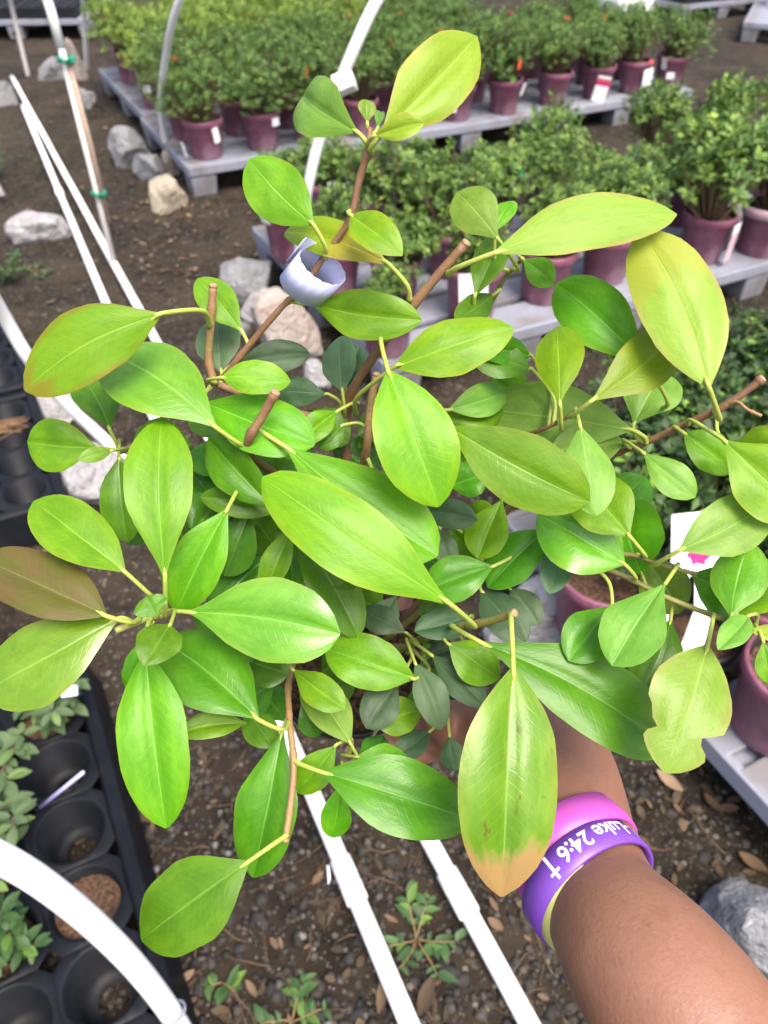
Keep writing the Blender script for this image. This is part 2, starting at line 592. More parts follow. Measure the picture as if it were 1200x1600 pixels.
for i in range(5200):
    p = on_ground()
    s = 0.0022 + 0.0075 * rnd.random() ** 3.2
    if p.y > 2.5:
        s *= 1.8
    R = Matrix.Rotation(rnd.uniform(0, 6.28), 3, 'Z') @ Matrix.Diagonal((s * rnd.uniform(0.8, 1.5), s, s * rnd.uniform(0.5, 0.9)))
    mb.add([V((p.x, p.y, gz(p.x, p.y) + s * 0.2)) + R @ (q * rnd.uniform(0.85, 1.15)) for q in OCT], OF)
    mb.tint += [rnd.random()] * len(OCT)
for i in range(2600):
    p = on_ground()
    s = 0.004 + 0.012 * rnd.random() ** 2
    R = Matrix.Rotation(rnd.uniform(0, 6.28), 3, 'Z') @ Matrix.Diagonal((s * rnd.uniform(0.8, 1.6), s, s * rnd.uniform(0.4, 0.8)))
    mb.add([V((p.x, p.y, gz(p.x, p.y) - s * 0.1)) + R @ (q * rnd.uniform(0.7, 1.3)) for q in OCT], OF)
    mb.tint += [rnd.random() * 0.45] * len(OCT)
t = NT('gravel stones')
at = t.n('ShaderNodeAttribute', attribute_name='tint')
r = t.n('ShaderNodeValToRGB')
for e, (pos, c) in zip(r.color_ramp.elements, ((0, (0.012, 0.011, 0.010)), (1, (0.16, 0.15, 0.14)))):
    e.position, e.color = pos, (*c, 1)
e = r.color_ramp.elements.new(0.55)
e.color = (0.035, 0.029, 0.023, 1)
e = r.color_ramp.elements.new(0.92)
e.color = (0.07, 0.06, 0.05, 1)
t.l(at.outputs['Fac'], r.inputs[0])
t.set(Base_Color=r.outputs[0], Roughness=0.85)
go = mb.build('gravel', t.mat)
go['kind'] = 'stuff'
tag(go, 'fine dark gravel scattered over the soil', 'gravel')

# litter: dead leaves and twigs
M_DEAD = tinted('dead leaves', [(0, (0.03, 0.016, 0.009)), (0.5, (0.075, 0.040, 0.022)), (0.8, (0.16, 0.095, 0.055)), (1, (0.30, 0.20, 0.13))], 0.8, 0.1)


def dead_leaf(mb, p, L, w, tint, az=None, curl=None):
    az = rnd.uniform(0, 6.28) if az is None else az
    curl = rnd.uniform(-0.5, 0.9) if curl is None else curl
    R = Matrix.Rotation(az, 3, 'Z') @ Matrix.Rotation(rnd.uniform(-0.4, 0.4), 3, 'X') @ Matrix.Rotation(rnd.uniform(-0.3, 0.3), 3, 'Y')
    vs_, fs = [], []
    for i in range(5):
        u = i / 4
        hw = w / 2 * max(0.08, math.sin(math.pi * (0.04 + 0.92 * u)) ** 0.8)
        for j in (-1, 0, 1):
            q = V(((u - 0.5) * L, j * hw, curl * (abs(j) * hw * 0.8 + (u - 0.5) ** 2 * L * 0.9)))
            vs_.append(V(p) + R @ q)
    for i in range(4):
        for j in range(2):
            a = i * 3 + j
            fs.append((a, a + 1, a + 4, a + 3))
    mb.add(vs_, fs)
    if mb.tint is not None:
        mb.tint += [tint] * len(vs_)


mb = MB()
mb.tint = []
patches = [(290, 322, 50, 110), (220, 350, 60, 55), (240, 400, 60, 45), (40, 860, 60, 60), (100, 130, 50, 60), (1150, 210, 60, 60), (1130, 150, 70, 60), (300, 430, 60, 70), (1120, 1250, 60, 14), (230, 700, 60, 40), (160, 200, 50, 60)]
spots = []
for cx, cy, sp, k in patches:
    for i in range(k):
        spots.append((cx + rnd.gauss(0, sp), cy + rnd.gauss(0, sp * 0.45)))
for x, y in spots:
    if y > 1650:
        continue
    p = G(x, y)
    L = rnd.uniform(0.012, 0.038)
    dead_leaf(mb, (p.x, p.y, gz(p.x, p.y) + 0.008), L, L * rnd.uniform(0.3, 0.6), rnd.random())
for i in range(800):
    p = on_ground()
    L = rnd.uniform(0.008, 0.034)
    dead_leaf(mb, (p.x, p.y, gz(p.x, p.y) + 0.006), L, L * rnd.uniform(0.3, 0.6), rnd.random() * 0.75)
lit = mb.build('leaf_litter', M_DEAD)
lit['kind'] = 'stuff'
tag(lit, 'brown dead leaf litter scattered over the soil', 'leaf litter')

mb = MB()
for i in range(420):
    p = on_ground()
    a = rnd.uniform(0, 6.28)
    L = rnd.uniform(0.02, 0.11)
    pts = []
    for k in range(5):
        q = V((p.x, p.y, 0)) + V((math.cos(a), math.sin(a), 0)) * (L * (k / 4 - 0.5))
        q.z = gz(q.x, q.y) + 0.004
        pts.append(q)
        a += rnd.uniform(-0.3, 0.3)
    mb.tube(pts, rnd.uniform(0.0006, 0.0017), 4)
tw = mb.build('twig_litter', plain('litter twigs', (0.085, 0.052, 0.030), 0.9, 0.5, 30))
tw['kind'] = 'stuff'
tag(tw, 'thin brown twigs and roots lying on the soil', 'twigs')

for (x, y, L, w, tt, az, lab) in [
    (1045, 1222, 0.062, 0.024, 0.95, 2.3, 'tan curled dead leaf on the soil beside the right hand pallet corner'),
    (1110, 1262, 0.05, 0.026, 0.55, 1.9, 'brown dead leaf at the foot of the right hand pallet'),
    (495, 1370, 0.034, 0.014, 0.8, 0.9, 'small orange dead leaf left of the pipe coupling'),
    (598, 1555, 0.055, 0.02, 0.7, 1.4, 'brown dead leaf between the two white pipes near the weed'),
    (668, 1560, 0.06, 0.03, 0.4, 1.1, 'dark brown dead leaf below the weed between the pipes'),
    (290, 1525, 0.032, 0.014, 0.9, 0.8, 'small tan dead leaf right of the bent white pipe'),
    (1175, 1350, 0.055, 0.03, 0.75, 2.4, 'tan dead leaf above the grey streaked rock'),
    (80, 470, 0.05, 0.018, 0.95, 0.3, 'pale tan dead leaf beside the black tray'),
]:
    m = MB()
    m.tint = []
    p = G(x, y)
    dead_leaf(m, (0, 0, 0), L, w, tt, az, 0.6)
    o = m.build('dead_leaf', M_DEAD)
    o.location = (p.x, p.y, gz(p.x, p.y) + 0.012)
    tag(o, lab, 'dead leaf')

# ------------------------------------------------------------------ rocks
def rock(x, y, wpx, hpx, kind, label, seed, rz=0.0, flat=0.62):
    """x, y is the middle of the rock in the photograph"""
    p = G(x, y + hpx * 0.3)
    d = (p - CC).dot(CF)
    wx = wpx * d / FPX
    hz = hpx * d / FPX
    bm = bmesh.new()
    bmesh.ops.create_icosphere(bm, subdivisions=4, radius=1)
    rr = random.Random(seed)
    planes = []
    for k in range(13):
        n = V((rr.gauss(0, 1), rr.gauss(0, 1), rr.gauss(0, 0.8))).normalized()
        planes.append((n, rr.uniform(0.50, 0.85)))
    off = V((seed * 3.1, seed * 1.7, 0))
    for v in bm.verts:
        q = v.co.copy()
        for n, dd in planes:
            e = q.dot(n) - dd
            if e > 0:
                q -= n * e * 0.97
        q *= 1 + 0.12 * noise.noise(q * 1.7 + off) + 0.07 * noise.noise(q * 4 + off) + 0.03 * noise.noise(q * 11 + off)
        v.co = V((q.x * wx * 0.56, q.y * wx * 0.45, q.z * hz * flat))
    me = bpy.data.meshes.new('rock')
    bm.to_mesh(me)
    bm.free()
    me.materials.append(RK[kind])
    me.polygons.foreach_set('use_smooth', [True] * len(me.polygons))
    me.set_sharp_from_angle(angle=math.radians(20))
    o = link('rock', me)
    o.location = (p.x, p.y, gz(p.x, p.y) + hz * flat * 0.35)
    o.rotation_euler = (rr.uniform(-0.2, 0.2), rr.uniform(-0.25, 0.25), rz)
    tag(o, label, 'rock', 'rocks along the aisle')


rock(65, 352, 90, 50, 'white', 'flat white rock beside the long white pipes, left', 1, 0.2)
rock(207, 233, 72, 66, 'grey', 'grey oval rock left of the bent pipe foot', 2, -0.6)
rock(238, 262, 62, 48, 'grey', 'smaller grey rock leaning at the bent pipe foot', 3, -0.5)
rock(272, 250, 36, 62, 'tan', 'upright greyish block behind the cream rock', 4, 0.1, 0.8)
rock(267, 304, 68, 56, 'cream', 'cream coloured rock in front of the pallet corner', 5, 0.1, 0.75)
rock(82, 110, 56, 40, 'grey', 'pale grey rock left of the stake with green ties', 6)
rock(124, 106, 30, 54, 'tan', 'upright tan rock at the foot of a far white pipe', 7, 0.2, 0.8)
rock(133, 152, 40, 44, 'grey', 'grey rock below the upright tan rock', 8)
rock(8, 142, 44, 52, 'grey', 'grey rock at the left edge by the pipe end', 9)
rock(393, 432, 100, 66, 'grey', 'broad grey rock above the pale rocks by the middle pallet', 10, 0.1)
rock(404, 478, 62, 56, 'white', 'white rock just left of the pinkish rock', 11, 0.3)
rock(450, 512, 118, 128, 'pink', 'large pinkish white rock behind the lavender paper tag', 12, 0.7, 0.7)
rock(495, 582, 56, 54, 'white', 'small white rock below the pinkish rock', 13, 0.2)
rock(90, 632, 92, 60, 'white', 'pale rock beside the left black tray', 14, -0.1)
rock(155, 738, 150, 92, 'white', 'big white rock by the front corner of the left tray', 15, -0.3)
rock(832, 950, 150, 165, 'white', 'rounded grey white rock beside the right hand pallet', 16, 0.6, 0.66)
rock(1165, 1405, 150, 175, 'dark', 'dark rock with white streaks at lower right beside the forearm', 17, 0.5, 0.6)
rock(700, 322, 60, 36, 'grey', 'flat grey rock between the middle pallet plants', 18, 0.0)

rock(300, 255, 30, 24, 'grey', 'small grey stone right of the cream rock', 19, 0.4)
rock(375, 505, 46, 36, 'grey', 'small grey stone left below the white rock', 20, 0.4)
rock(205, 770, 70, 46, 'grey', 'grey stone under the upright leaf near the left tray', 21, 0.4)
rock(120, 700, 60, 40, 'white', 'pale stone between the two left rocks', 22, 0.9)

# ------------------------------------------------------------------ pallets
def pallet(origin, rz, L, Wd, label, H=0.15):
    r = empty('plastic_pallet', origin, rz)
    tag(r, label, 'pallet', 'grey plastic pallets')
    nb = 7
    bw = (Wd - 0.012) / nb
    me = None
    for k in range(nb):
        if me is None:
            m = MB()
            m.box((0, 0, 0), (L - 0.01, bw * 0.80, 0.022))
            me = m.mesh('deck_board', [M_PALLET], False)
        o = link('deck_board', me, r, (L / 2, 0.006 + bw * (k + 0.5), H - 0.011))
        bevel(o, 0.004)
    for k in range(3):
        m = MB()
        m.box((0, 0, 0), (0.13, Wd - 0.012, 0.034))
        o = m.build('stringer', M_PALLET, r, False)
        o.location = (0.07 + (L - 0.14) * k / 2, Wd / 2, H - 0.041)
        bevel(o, 0.004)
    for k in range(2):
        m = MB()
        m.box((0, 0, 0), (L - 0.006, 0.022, 0.046))
        o = m.build('edge_rail', M_PALLET, r, False)
        o.location = (L / 2, 0.008 if k == 0 else Wd - 0.008, H - 0.024)
        bevel(o, 0.004)
        m = MB()
        m.box((0, 0, 0), (0.022, Wd - 0.04, 0.048))
        o = m.build('end_rail', M_PALLET, r, False)
        o.location = (0.009 if k == 0 else L - 0.009, Wd / 2, H - 0.0255)
        bevel(o, 0.004)
    for i in range(3):
        for j in range(3):
            m = MB()
            m.box((0, 0, 0), (0.145, 0.145, H - 0.045), taper=0.86)
            o = m.build('leg', M_PALLET, r, False)
            o.location = (0.078 + (L - 0.156) * i / 2, 0.078 + (Wd - 0.156) * j / 2, (H - 0.045) / 2 - 0.012)
            bevel(o, 0.008)
    return r


PZ = 0.15
for k, lab in enumerate(('left', 'middle', 'right')):
    pallet(W(-0.03 + 1.17 * k, 2.21), ROWROT, 1.16, 1.04, 'grey plastic pallet, %s one of the front edge of the far plant block' % lab)
for k, lab in enumerate(('left', 'middle')):
    pallet(W(0.0 + 1.17 * k, 3.29), ROWROT, 1.16, 1.34, 'grey plastic pallet under the rear plants of the far block, %s' % lab)
for k, lab in enumerate(('left, with open deck between sparse pots', 'right, carrying maroon pots at the photo edge')):
    pallet(W(0.0 + 1.17 * k, 0.0), ROWROT, 1.16, 1.32, 'grey plastic pallet of the middle row, %s' % lab)
pallet(W(-0.07, -1.92), ROWROT, 1.16, 1.12, 'grey plastic pallet at the right, nearest to the arm')
pa = G(1068, 8, PZ)
pallet((pa.x, pa.y, 0), ROWROT, 1.16, 1.1, 'grey pallet with black trays at the far upper right')
pb = G(1162, 34, PZ)
pallet((pb.x, pb.y, 0), ROWROT - 0.9, 1.16, 1.1, 'grey pallet corner at the right edge near the top')
pc = G(-40, 32, PZ)
pallet((pc.x - 0.4, pc.y, 0), 0.06, 1.45, 1.1, 'pale grey pallet with black trays at the far upper left')

# ------------------------------------------------------------------ azaleas in maroon pots
def leaflet(mb, p, dirv, nrm, L, w, tint):
    s = dirv.cross(nrm).normalized()
    n = s.cross(dirv).normalized()
    a = p
    b = p + dirv * (L * 0.5) + n * (L * 0.06)
    c = p + dirv * L - n * (L * 0.05)
    mb.add([a, b + s * (w / 2) + n * (w * 0.14), c, b - s * (w / 2) + n * (w * 0.14), b], [(0, 1, 4), (1, 2, 4), (2, 3, 4), (3, 0, 4)])
    mb.tint += [tint] * 5


def crown_mesh(seed, rad, hgt, nros, mat, leaf=0.026, bright=0.5, spread=1.0):
    rr = random.Random(seed)
    mb, tw_ = MB(), MB()
    mb.tint = []
    lobes = [(V((rr.uniform(-0.45, 0.45) * rad, rr.uniform(-0.45, 0.45) * rad, hgt * rr.uniform(0.3, 0.75))), rr.uniform(0.5, 0.75)) for _ in range(7)]
    for k in range(nros):
        c, ls = rr.choice(lobes)
        d = V((rr.gauss(0, 1), rr.gauss(0, 1), rr.gauss(0.35, 0.8))).normalized()
        q = rr.random() ** 0.35
        p = c + V((d.x * rad * ls, d.y * rad * ls, d.z * hgt * 0.45 * ls)) * q
        if p.z < -0.01:
            p.z = rr.uniform(0, 0.04)
        up = (d + V((0, 0, 0.9))).normalized()
        e1 = up.orthogonal().normalized()
        e2 = up.cross(e1)
        tip = rr.random()
        nl = rr.randint(6, 9)
        for j in range(nl):
            a = j * 2.4 + rr.uniform(-0.3, 0.3)
            el = rr.uniform(0.25, 1.0)
            dv = ((e1 * math.cos(a) + e2 * math.sin(a)) * math.cos(el) + up * math.sin(el)).normalized()
            nn = (up * math.cos(el) - (e1 * math.cos(a) + e2 * math.sin(a)) * math.sin(el)).normalized()
            Lf = leaf * rr.uniform(0.7, 1.25)
            tt = min(1, max(0, rr.gauss(0.28 + bright * 0.5 * tip, 0.16)))
            leaflet(mb, p + dv * 0.003 - up * (0.004 * j), dv, nn, Lf, Lf * rr.uniform(0.42, 0.58), tt)
        if k % 3 == 0:
            base = V((p.x * 0.12, p.y * 0.12, -0.02))
            midp = base.lerp(p, 0.5) + V((rr.uniform(-0.01, 0.01), rr.uniform(-0.01, 0.01), 0.0))
            tw_.tube([base, midp, p], [0.0035, 0.0022, 0.0013], 4, cap=False)
    return mb.mesh('crown', [mat]), tw_.mesh('stem', [M_TWIG])


CR_G = [crown_mesh(100 + i, 0.24, 0.34, 430, M_AZ, 0.020, 0.6) for i in range(5)]
CR_Y = [crown_mesh(140 + i, 0.25, 0.35, 420, M_AZY, 0.022, 0.7) for i in range(3)]
CR_S = [crown_mesh(160 + i, 0.18, 0.27, 320, M_AZ, 0.023, 1.0) for i in range(5)]
CR_D = [crown_mesh(180 + i, 0.23, 0.29, 360, M_AZD, 0.026, 0.95) for i in range(4)]


def pot_mesh(mat_out, mat_in, rt=0.10, rb=0.080, h=0.19, lip=0.006):
    m = MB()
    m.lathe([(0.0005, 0.0), (rb * 0.94, 0.0), (rb, 0.008), (rb + (rt - rb) * 0.80, h * 0.80), (rt, h - 0.034), (rt + lip * 0.3, h - 0.032), (rt + lip, h - 0.026), (rt + lip, h - 0.003), (rt + lip * 0.6, h), (rt - 0.002, h)], 28, 0)
    m.lathe([(rt - 0.002, h), (rt - 0.005, h - 0.006), (rt - 0.008, h * 0.7), (rb - 0.004, 0.006), (0.0005, 0.006)], 28, 1)
    return m.mesh('pot', [mat_out, mat_in])


def soil_mesh(r, seed=1):
    rr = random.Random(seed)
    m = MB()
    n = 22
    vs_ = [V((0, 0, 0.004))]
    for k in range(1, 6):
        for j in range(n):
            a = 2 * math.pi * j / n
            vs_.append(V((r * k / 5 * math.cos(a), r * k / 5 * math.sin(a), rr.uniform(-0.003, 0.005) if k < 5 else -0.002)))
    fs = [(0, 1 + j, 1 + (j + 1) % n) for j in range(n)]
    for k in range(4):
        for j in range(n):
            j2 = (j + 1) % n
            fs.append((1 + k * n + j, 1 + (k + 1) * n + j, 1 + (k + 1) * n + j2, 1 + k * n + j2))
    m.add(vs_, fs)
    return m.mesh('soil', [M_BARK])


ME_POT = pot_mesh(M_POT, M_POTIN)
ME_SOIL = soil_mesh(0.091)
ME_TAGW = None


def tag_mesh(w, h, mats, bands=None, th=0.0012):
    """upright plant tag: a card on a short stem, printed bands as (from, to, material index)"""
    m = MB()
    cuts = sorted({0.0, 1.0} | {b[0] for b in bands or []} | {b[1] for b in bands or []})
    for a, b in zip(cuts[:-1], cuts[1:]):
        mi = 0
        for lo, hi, k in bands or []:
            if a >= lo and b <= hi:
                mi = k
        m.box((0, 0, h * (a + b) / 2), (w, th, h * (b - a)), mi)
    return m.mesh('plant_tag', mats, False)


ME_TAG = {
    'white': tag_mesh(0.035, 0.075, [M_WHITE]),
    'label': tag_mesh(0.05, 0.04, [M_WHITE]),
    'red': tag_mesh(0.085, 0.155, [M_WHITE, M_CORAL, M_MAGENTA], [(0.62, 0.78, 2), (0.78, 0.9, 1)]),
    'bloom': tag_mesh(0.075, 0.11, [M_WHITE, M_CORAL, M_GREENPRINT], []),
    'pink': tag_mesh(0.05, 0.16, [M_PINKCARD, M_WHITE], [(0.75, 1.0, 1)]),
    'tall': tag_mesh(0.10, 0.20, [M_WHITE, M_PINKCARD], [(0.35, 0.5, 1)]),
}


def azalea(loc, crown, label, cat='potted plant', group='potted azaleas', rz=None, s=1.0, cs=1.0, tags=(), pot=None, lift=0.0):
    r = empty('potted_azalea' if crown else 'plant_pot', loc, 0)
    tag(r, label, cat, group)
    link('pot', pot or ME_POT, r).scale = (s, s, s)
    o = link('soil', ME_SOIL, r, (0, 0, 0.165 * s))
    o.scale = (s, s, s)
    if crown is not None:
        a = rnd.uniform(0, 6.28)
        g_ = rnd.uniform(0.85, 1.15)
        sc3 = (cs * g_, cs * g_ * rnd.uniform(0.85, 1.1), cs * rnd.uniform(0.78, 1.2))
        r.rotation_euler = (rnd.uniform(-0.04, 0.04), rnd.uniform(-0.04, 0.04), 0)
        for nm_, me in (('crown', crown[0]), ('stem', crown[1])):
            o = link(nm_, me, r, (0, 0, 0.172 * s + lift))
            o.rotation_euler = (0, 0, a)
            o.scale = sc3
    for kind, ang, rad, z, tilt in tags:
        nm_ = {'flower': 'flower', 'tape': 'marker_tape', 'tie': 'green_tie'}.get(kind, 'plant_tag')
        me = ME_X[kind] if kind in ME_X else ME_TAG[kind]
        o = link(nm_, me, r, (rad * math.sin(ang), -rad * math.cos(ang), z))
        o.rotation_euler = (tilt, rnd.uniform(-0.15, 0.15), ang)
    return r


def bloom_mesh(mat, s=0.018):
    m = MB()
    for k in range(6):
        a = k * 1.047
        d = V((math.cos(a), math.sin(a) * 0.8, 0.5)).normalized()
        e = V((-math.sin(a), math.cos(a), 0))
        m.add([V((0, 0, 0)), d * s * 0.7 + e * s * 0.4, d * s * 1.1 + V((0, 0, s * 0.3)), d * s * 0.7 - e * s * 0.4], [(0, 1, 2, 3)])
    return m.mesh('flower', [mat])


mt = MB()
mt.box((0, 0, 0.02), (0.016, 0.0015, 0.05))
ME_X = {'flower': bloom_mesh(M_REDFL), 'tape': mt.mesh('marker_tape', [M_ORANGE], False), 'tie': None}
mt = MB()
mt.box((0, 0, 0), (0.028, 0.006, 0.012))
mt.box((0.010, 0.002, 0.008), (0.010, 0.004, 0.022))
ME_X['tie'] = mt.mesh('green_tie', [M_TIE], False)


def px_to_uv(x, v, z):
    lo, hi = -1.5, 6.0
    for _ in range(40):
        md = (lo + hi) / 2
        q = W(md, v, z) - CC
        X = 600 + FPX * q.dot(CR) / q.dot(CF)
        if X < x:
            lo = md
        else:
            hi = md
    return lo


ORD = ['first', 'second', 'third', 'fourth', 'fifth', 'sixth', 'seventh', 'eighth', 'ninth', 'tenth', 'eleventh', 'twelfth', 'thirteenth']
front = [325, 412, 486, 562, 640, 712, 786, 862, 930, 987, 1040]
ftags = {
    0: [('white', -0.9, 0.125, 0.02, 0.15), ('white', 0.8, 0.112, 0.09, 0.05), ('flower', -0.3, 0.10, 0.24, 0), ('flower', 0.6, 0.09, 0.25, 0)],
    1: [('label', 0.9, 0.112, 0.13, 0.0)],
    2: [('tape', 0.0, 0.17, 0.36, 0.2)],
    5: [('label', -0.3, 0.108, 0.06, 0.0)],
    6: [('tape', 0.3, 0.17, 0.28, 0.1), ('white', 0.9, 0.115, 0.11, 0.3)],
    8: [('red', -0.1, 0.125, 0.005, 0.12)],
    9: [('bloom', 0.5, 0.122, 0.05, 0.1), ('flower', 0.45, 0.13, 0.19, 0.6), ('flower', 0.1, 0.1, 0.36, 0)],
    10: [('label', -0.2, 0.112, 0.07, 0.0), ('white', -0.7, 0.11, 0.12, 0.4)],
}
for i, x in enumerate(front):
    v = 2.34 + rnd.uniform(-0.01, 0.015)
    u = px_to_uv(x, v, PZ)
    azalea(W(u, v, PZ + 0.001), CR_G[i % 5], "azalea in maroon pot, %s from left in the far block's front row" % ORD[i], s=1.0, cs=1.0 if i < 8 else 0.92, tags=ftags.get(i, ()))
for rr_, v in enumerate((2.66, 2.98)):
    us = [0.10 + 0.315 * k + 0.1 * (rr_ % 2) for k in range(11)]
    for i, u in enumerate(us):
        if u > 3.3:
            continue
        tg = [('tape', 0.1, 0.16, 0.38, 0.2)] if (i, rr_) in ((4, 0), (9, 0)) else ([('flower', 0.2, 0.13, 0.42, 0)] if rnd.random() < 0.25 else [])
        azalea(W(u + rnd.uniform(-0.02, 0.02), v, PZ + 0.001), CR_G[(i * 2 + rr_) % 5], 'green azalea, %s from left in the %s row of the far block' % (ORD[i], ('second', 'third')[rr_]), tags=tg, cs=1.0 if u < 2.4 else 0.9)
for rr_, v in enumerate((3.44, 3.78, 4.12, 4.46)):
    for i in range(7):
        u = 0.13 + 0.335 * i + 0.08 * (rr_ % 2)
        if u > 2.25:
            continue
        yel = u < 1.5 + 0.2 * rr_
        tg = [('flower', rnd.uniform(-0.6, 0.6), 0.15, 0.40, 0)] if rnd.random() < 0.3 else []
        if rr_ == 0 and i == 0:
            tg = [('label', -0.2, 0.112, 0.10, 0.0), ('red', 0.5, 0.20, -0.06, 0.1)]
        azalea(W(u + rnd.uniform(-0.02, 0.02), v, PZ + 0.001), CR_Y[(i + rr_) % 3] if yel else CR_G[(i + rr_) % 5],
               '%s azalea, %s from left in the %s row of the far block' % ('yellow green' if yel else 'green', ORD[i], ('fourth', 'fifth', 'sixth', 'seventh')[rr_]), tags=tg)

# middle row, sparser
mids = [
    (735, 492, 0, 'azalea with a large white card at its maroon pot, below the cut brown twig', [('tall', 0.0, 0.112, 0.01, 0.05)], 1.0, 0.72),
    (847, 464, 1, 'azalea in maroon pot below the long pale leaf, left of two', [], 1.0, 0.8),
    (942, 434, 2, 'azalea in maroon pot below the long pale leaf, right of two', [('tie', 0, 0.12, 0.30, 0)], 1.0, 0.95),
    (1092, 402, 3, 'azalea in maroon pot with a pink tag hanging at its right side', [('pink', 0.75, 0.115, 0.02, 0.06), ('tie', 0.1, 0.15, 0.33, 0)], 1.0, 1.35),
    (1182, 392, 4, 'azalea with a white and pink strip round the pot rim at the right edge', [], 1.0, 1.3),
    (650, 392, 1, 'bushy azalea with green tie behind the lavender paper tag', [('label', -0.6, 0.112, 0.13, 0), ('tie', 0.2, 0.13, 0.34, 0)], 1.0, 1.15),
    (525, 452, 2, 'small azalea in maroon pot just right of the lavender paper tag', [], 0.95, 0.75),
    (615, 470, 3, 'low bright azalea right of the lavender paper tag, below the peach leaf', [], 0.95, 0.8),
    (455, 400, 4, 'azalea at the left end of the middle pallet by the bent white pipe', [('label', -0.8, 0.11, 0.16, 0.3)], 1.0, 0.8),
    (510, 345, 0, 'azalea behind the middle pallet corner right of the bent white pipe', [('white', 0.3, 0.11, 0.14, 0.2)], 0.95, 0.85),
    (765, 372, 3, 'round azalea above the small pale leaf pair, back of the middle pallet', [('tie', 0.6, 0.13, 0.30, 0)], 1.0, 1.15),
    (830, 332, 1, 'azalea in the gap between far block and middle row, centre', [], 1.0, 1.05),
    (880, 372, 0, 'azalea directly above the long pale leaf', [('tie', 0.4, 0.13, 0.27, 0)], 1.0, 1.0),
    (985, 372, 4, 'azalea above the tip of the long pale leaf', [], 1.0, 0.95),
    (1015, 288, 2, 'azalea at the back of the middle row, left of three', [('white', 0.6, 0.12, 0.17, 0.5)], 1.0, 1.1),
    (1110, 300, 3, 'azalea at the back of the middle row, middle of three', [('tie', -0.4, 0.14, 0.33, 0)], 1.0, 1.25),
    (1195, 300, 0, 'azalea at the back of the middle row, right of three', [], 1.0, 1.25),
    (605, 545, 2, 'azalea with purple pot rim low behind the brown twigs', [], 0.9, 0.5),
    (580, 372, 0, 'azalea left of the bushy one with green tie, middle pallet', [], 0.95, 0.9),
    (700, 425, 4, 'azalea directly above the cut brown twig end', [], 0.95, 0.85),
    (1060, 345, 1, 'azalea between the pink tagged pot and the back three', [], 1.0, 0.95),

]
for x, y, c, lab, tg, s, cs in mids:
    azalea(G(x, y, PZ + 0.001), CR_S[c], lab, tags=tg, s=s, cs=cs * (1.12 if y > 375 else 0.98), lift=0.0)

# white and pink strip round the rim of the pot at the right edge
m = MB()
pts = [V((0.110 * math.cos(a), 0.110 * math.sin(a), 0)) for a in [math.radians(-175 + 8 * k) for k in range(21)]]
vs_, fs = [], []
for p in pts:
    vs_ += [p + V((0, 0, -0.018)), p + V((0, 0, 0.020)), p * 1.02 + V((0, 0, 0.020)), p * 1.02 + V((0, 0, -0.018))]
for k in range(len(pts) - 1):
    a = k * 4
    for j in range(4):
        fs.append((a + j, a + (j + 1) % 4, a + 4 + (j + 1) % 4, a + 4 + j))
m.add(vs_, fs)
for k in range(len(m.m)):
    m.m[k] = 1 if k // 4 < 8 else 0
st = m.build('plant_tag', [M_WHITE, M_PINKCARD], [o for o in COL.objects if o.name.startswith('potted_azalea') and 'pink strip' in o.get('label', '')][0])
st.location = (0, 0, 0.18)

# right hand pallet: dark azaleas, an empty pot, a black pot
dk = [
    (1045, 565, 0, 'dark green azalea behind the blushed leaf, upper left of the right hand clump'),
    (1150, 540, 1, 'dark green azalea at the top of the right hand clump'),
    (1225, 600, 2, 'dark green azalea at the right edge, upper'),
    (1010, 690, 3, 'dark green azalea below the knobbed twig, left'),
    (1110, 690, 0, 'dark green azalea under the knobbed twig, centre'),
    (1210, 740, 1, 'dark green azalea at the right edge, lower'),
    (1020, 790, 2, 'dark green azalea above the white card with pink flower, left'),
    (1130, 810, 3, 'dark green azalea above the white card with pink flower, right'),
    (1230, 880, 0, 'dark green azalea at the right edge, lowest'),
]
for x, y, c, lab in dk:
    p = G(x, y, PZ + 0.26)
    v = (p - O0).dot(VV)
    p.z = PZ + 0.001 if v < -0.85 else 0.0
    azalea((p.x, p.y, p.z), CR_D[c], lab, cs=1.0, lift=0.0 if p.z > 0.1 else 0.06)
p = G(1258, 1045, PZ + 0.19)
azalea((p.x, p.y, PZ + 0.001), None, 'maroon pot of bare potting mix at the right edge', 'plant pot', None)
p = G(945, 905, PZ + 0.16)
azalea((p.x, p.y, PZ + 0.001), None, 'maroon pot half hidden on the pallet behind the drooping leaves', 'plant pot', None)
ME_BP = pot_mesh(M_BLACKPOT, M_POTIN, 0.075, 0.06, 0.13)
r = empty('black_pot', (0, 0, 0))
p = G(1098, 985, PZ + 0.13)
r.location = (p.x, p.y, PZ + 0.001)
tag(r, 'black plastic pot on the right hand pallet under the small rolled leaf', 'plant pot')
link('pot', ME_BP, r)
o = link('soil', ME_SOIL, r, (0, 0, 0.10))
o.scale = (0.72, 0.72, 0.72)

# cards on the right hand pallet
def card(name, c, w, h, yaw, pitch, label, mats, bloom=False):
    r = empty(name, c)
    r.rotation_euler = (pitch, 0, yaw)
    tag(r, label, 'plant tag')
    m = MB()
    m.box((0, 0, h / 2), (w, 0.0016, h))
    m.build('card', mats[0], r, False)
    m = MB()
    m.box((0, 0.002, -0.05), (0.012, 0.0016, 0.11))
    m.build('spike', mats[0], r, False)
    if bloom:
        m = MB()
        for k in range(7):
            a = k * 0.9
            m.add([V((0, -0.0016, 0)), V((math.cos(a) * .02, -0.0016, math.sin(a) * .02)), V((math.cos(a + .6) * .026, -0.0016, math.sin(a + .6) * .026)), V((math.cos(a + 1.1) * .017, -0.0016, math.sin(a + 1.1) * .017))], [(0, 1, 2, 3)])
        o = m.build('printed_flower', M_MAGENTA, r, False)
        o.location = (0, 0, h * 0.36)
    return r


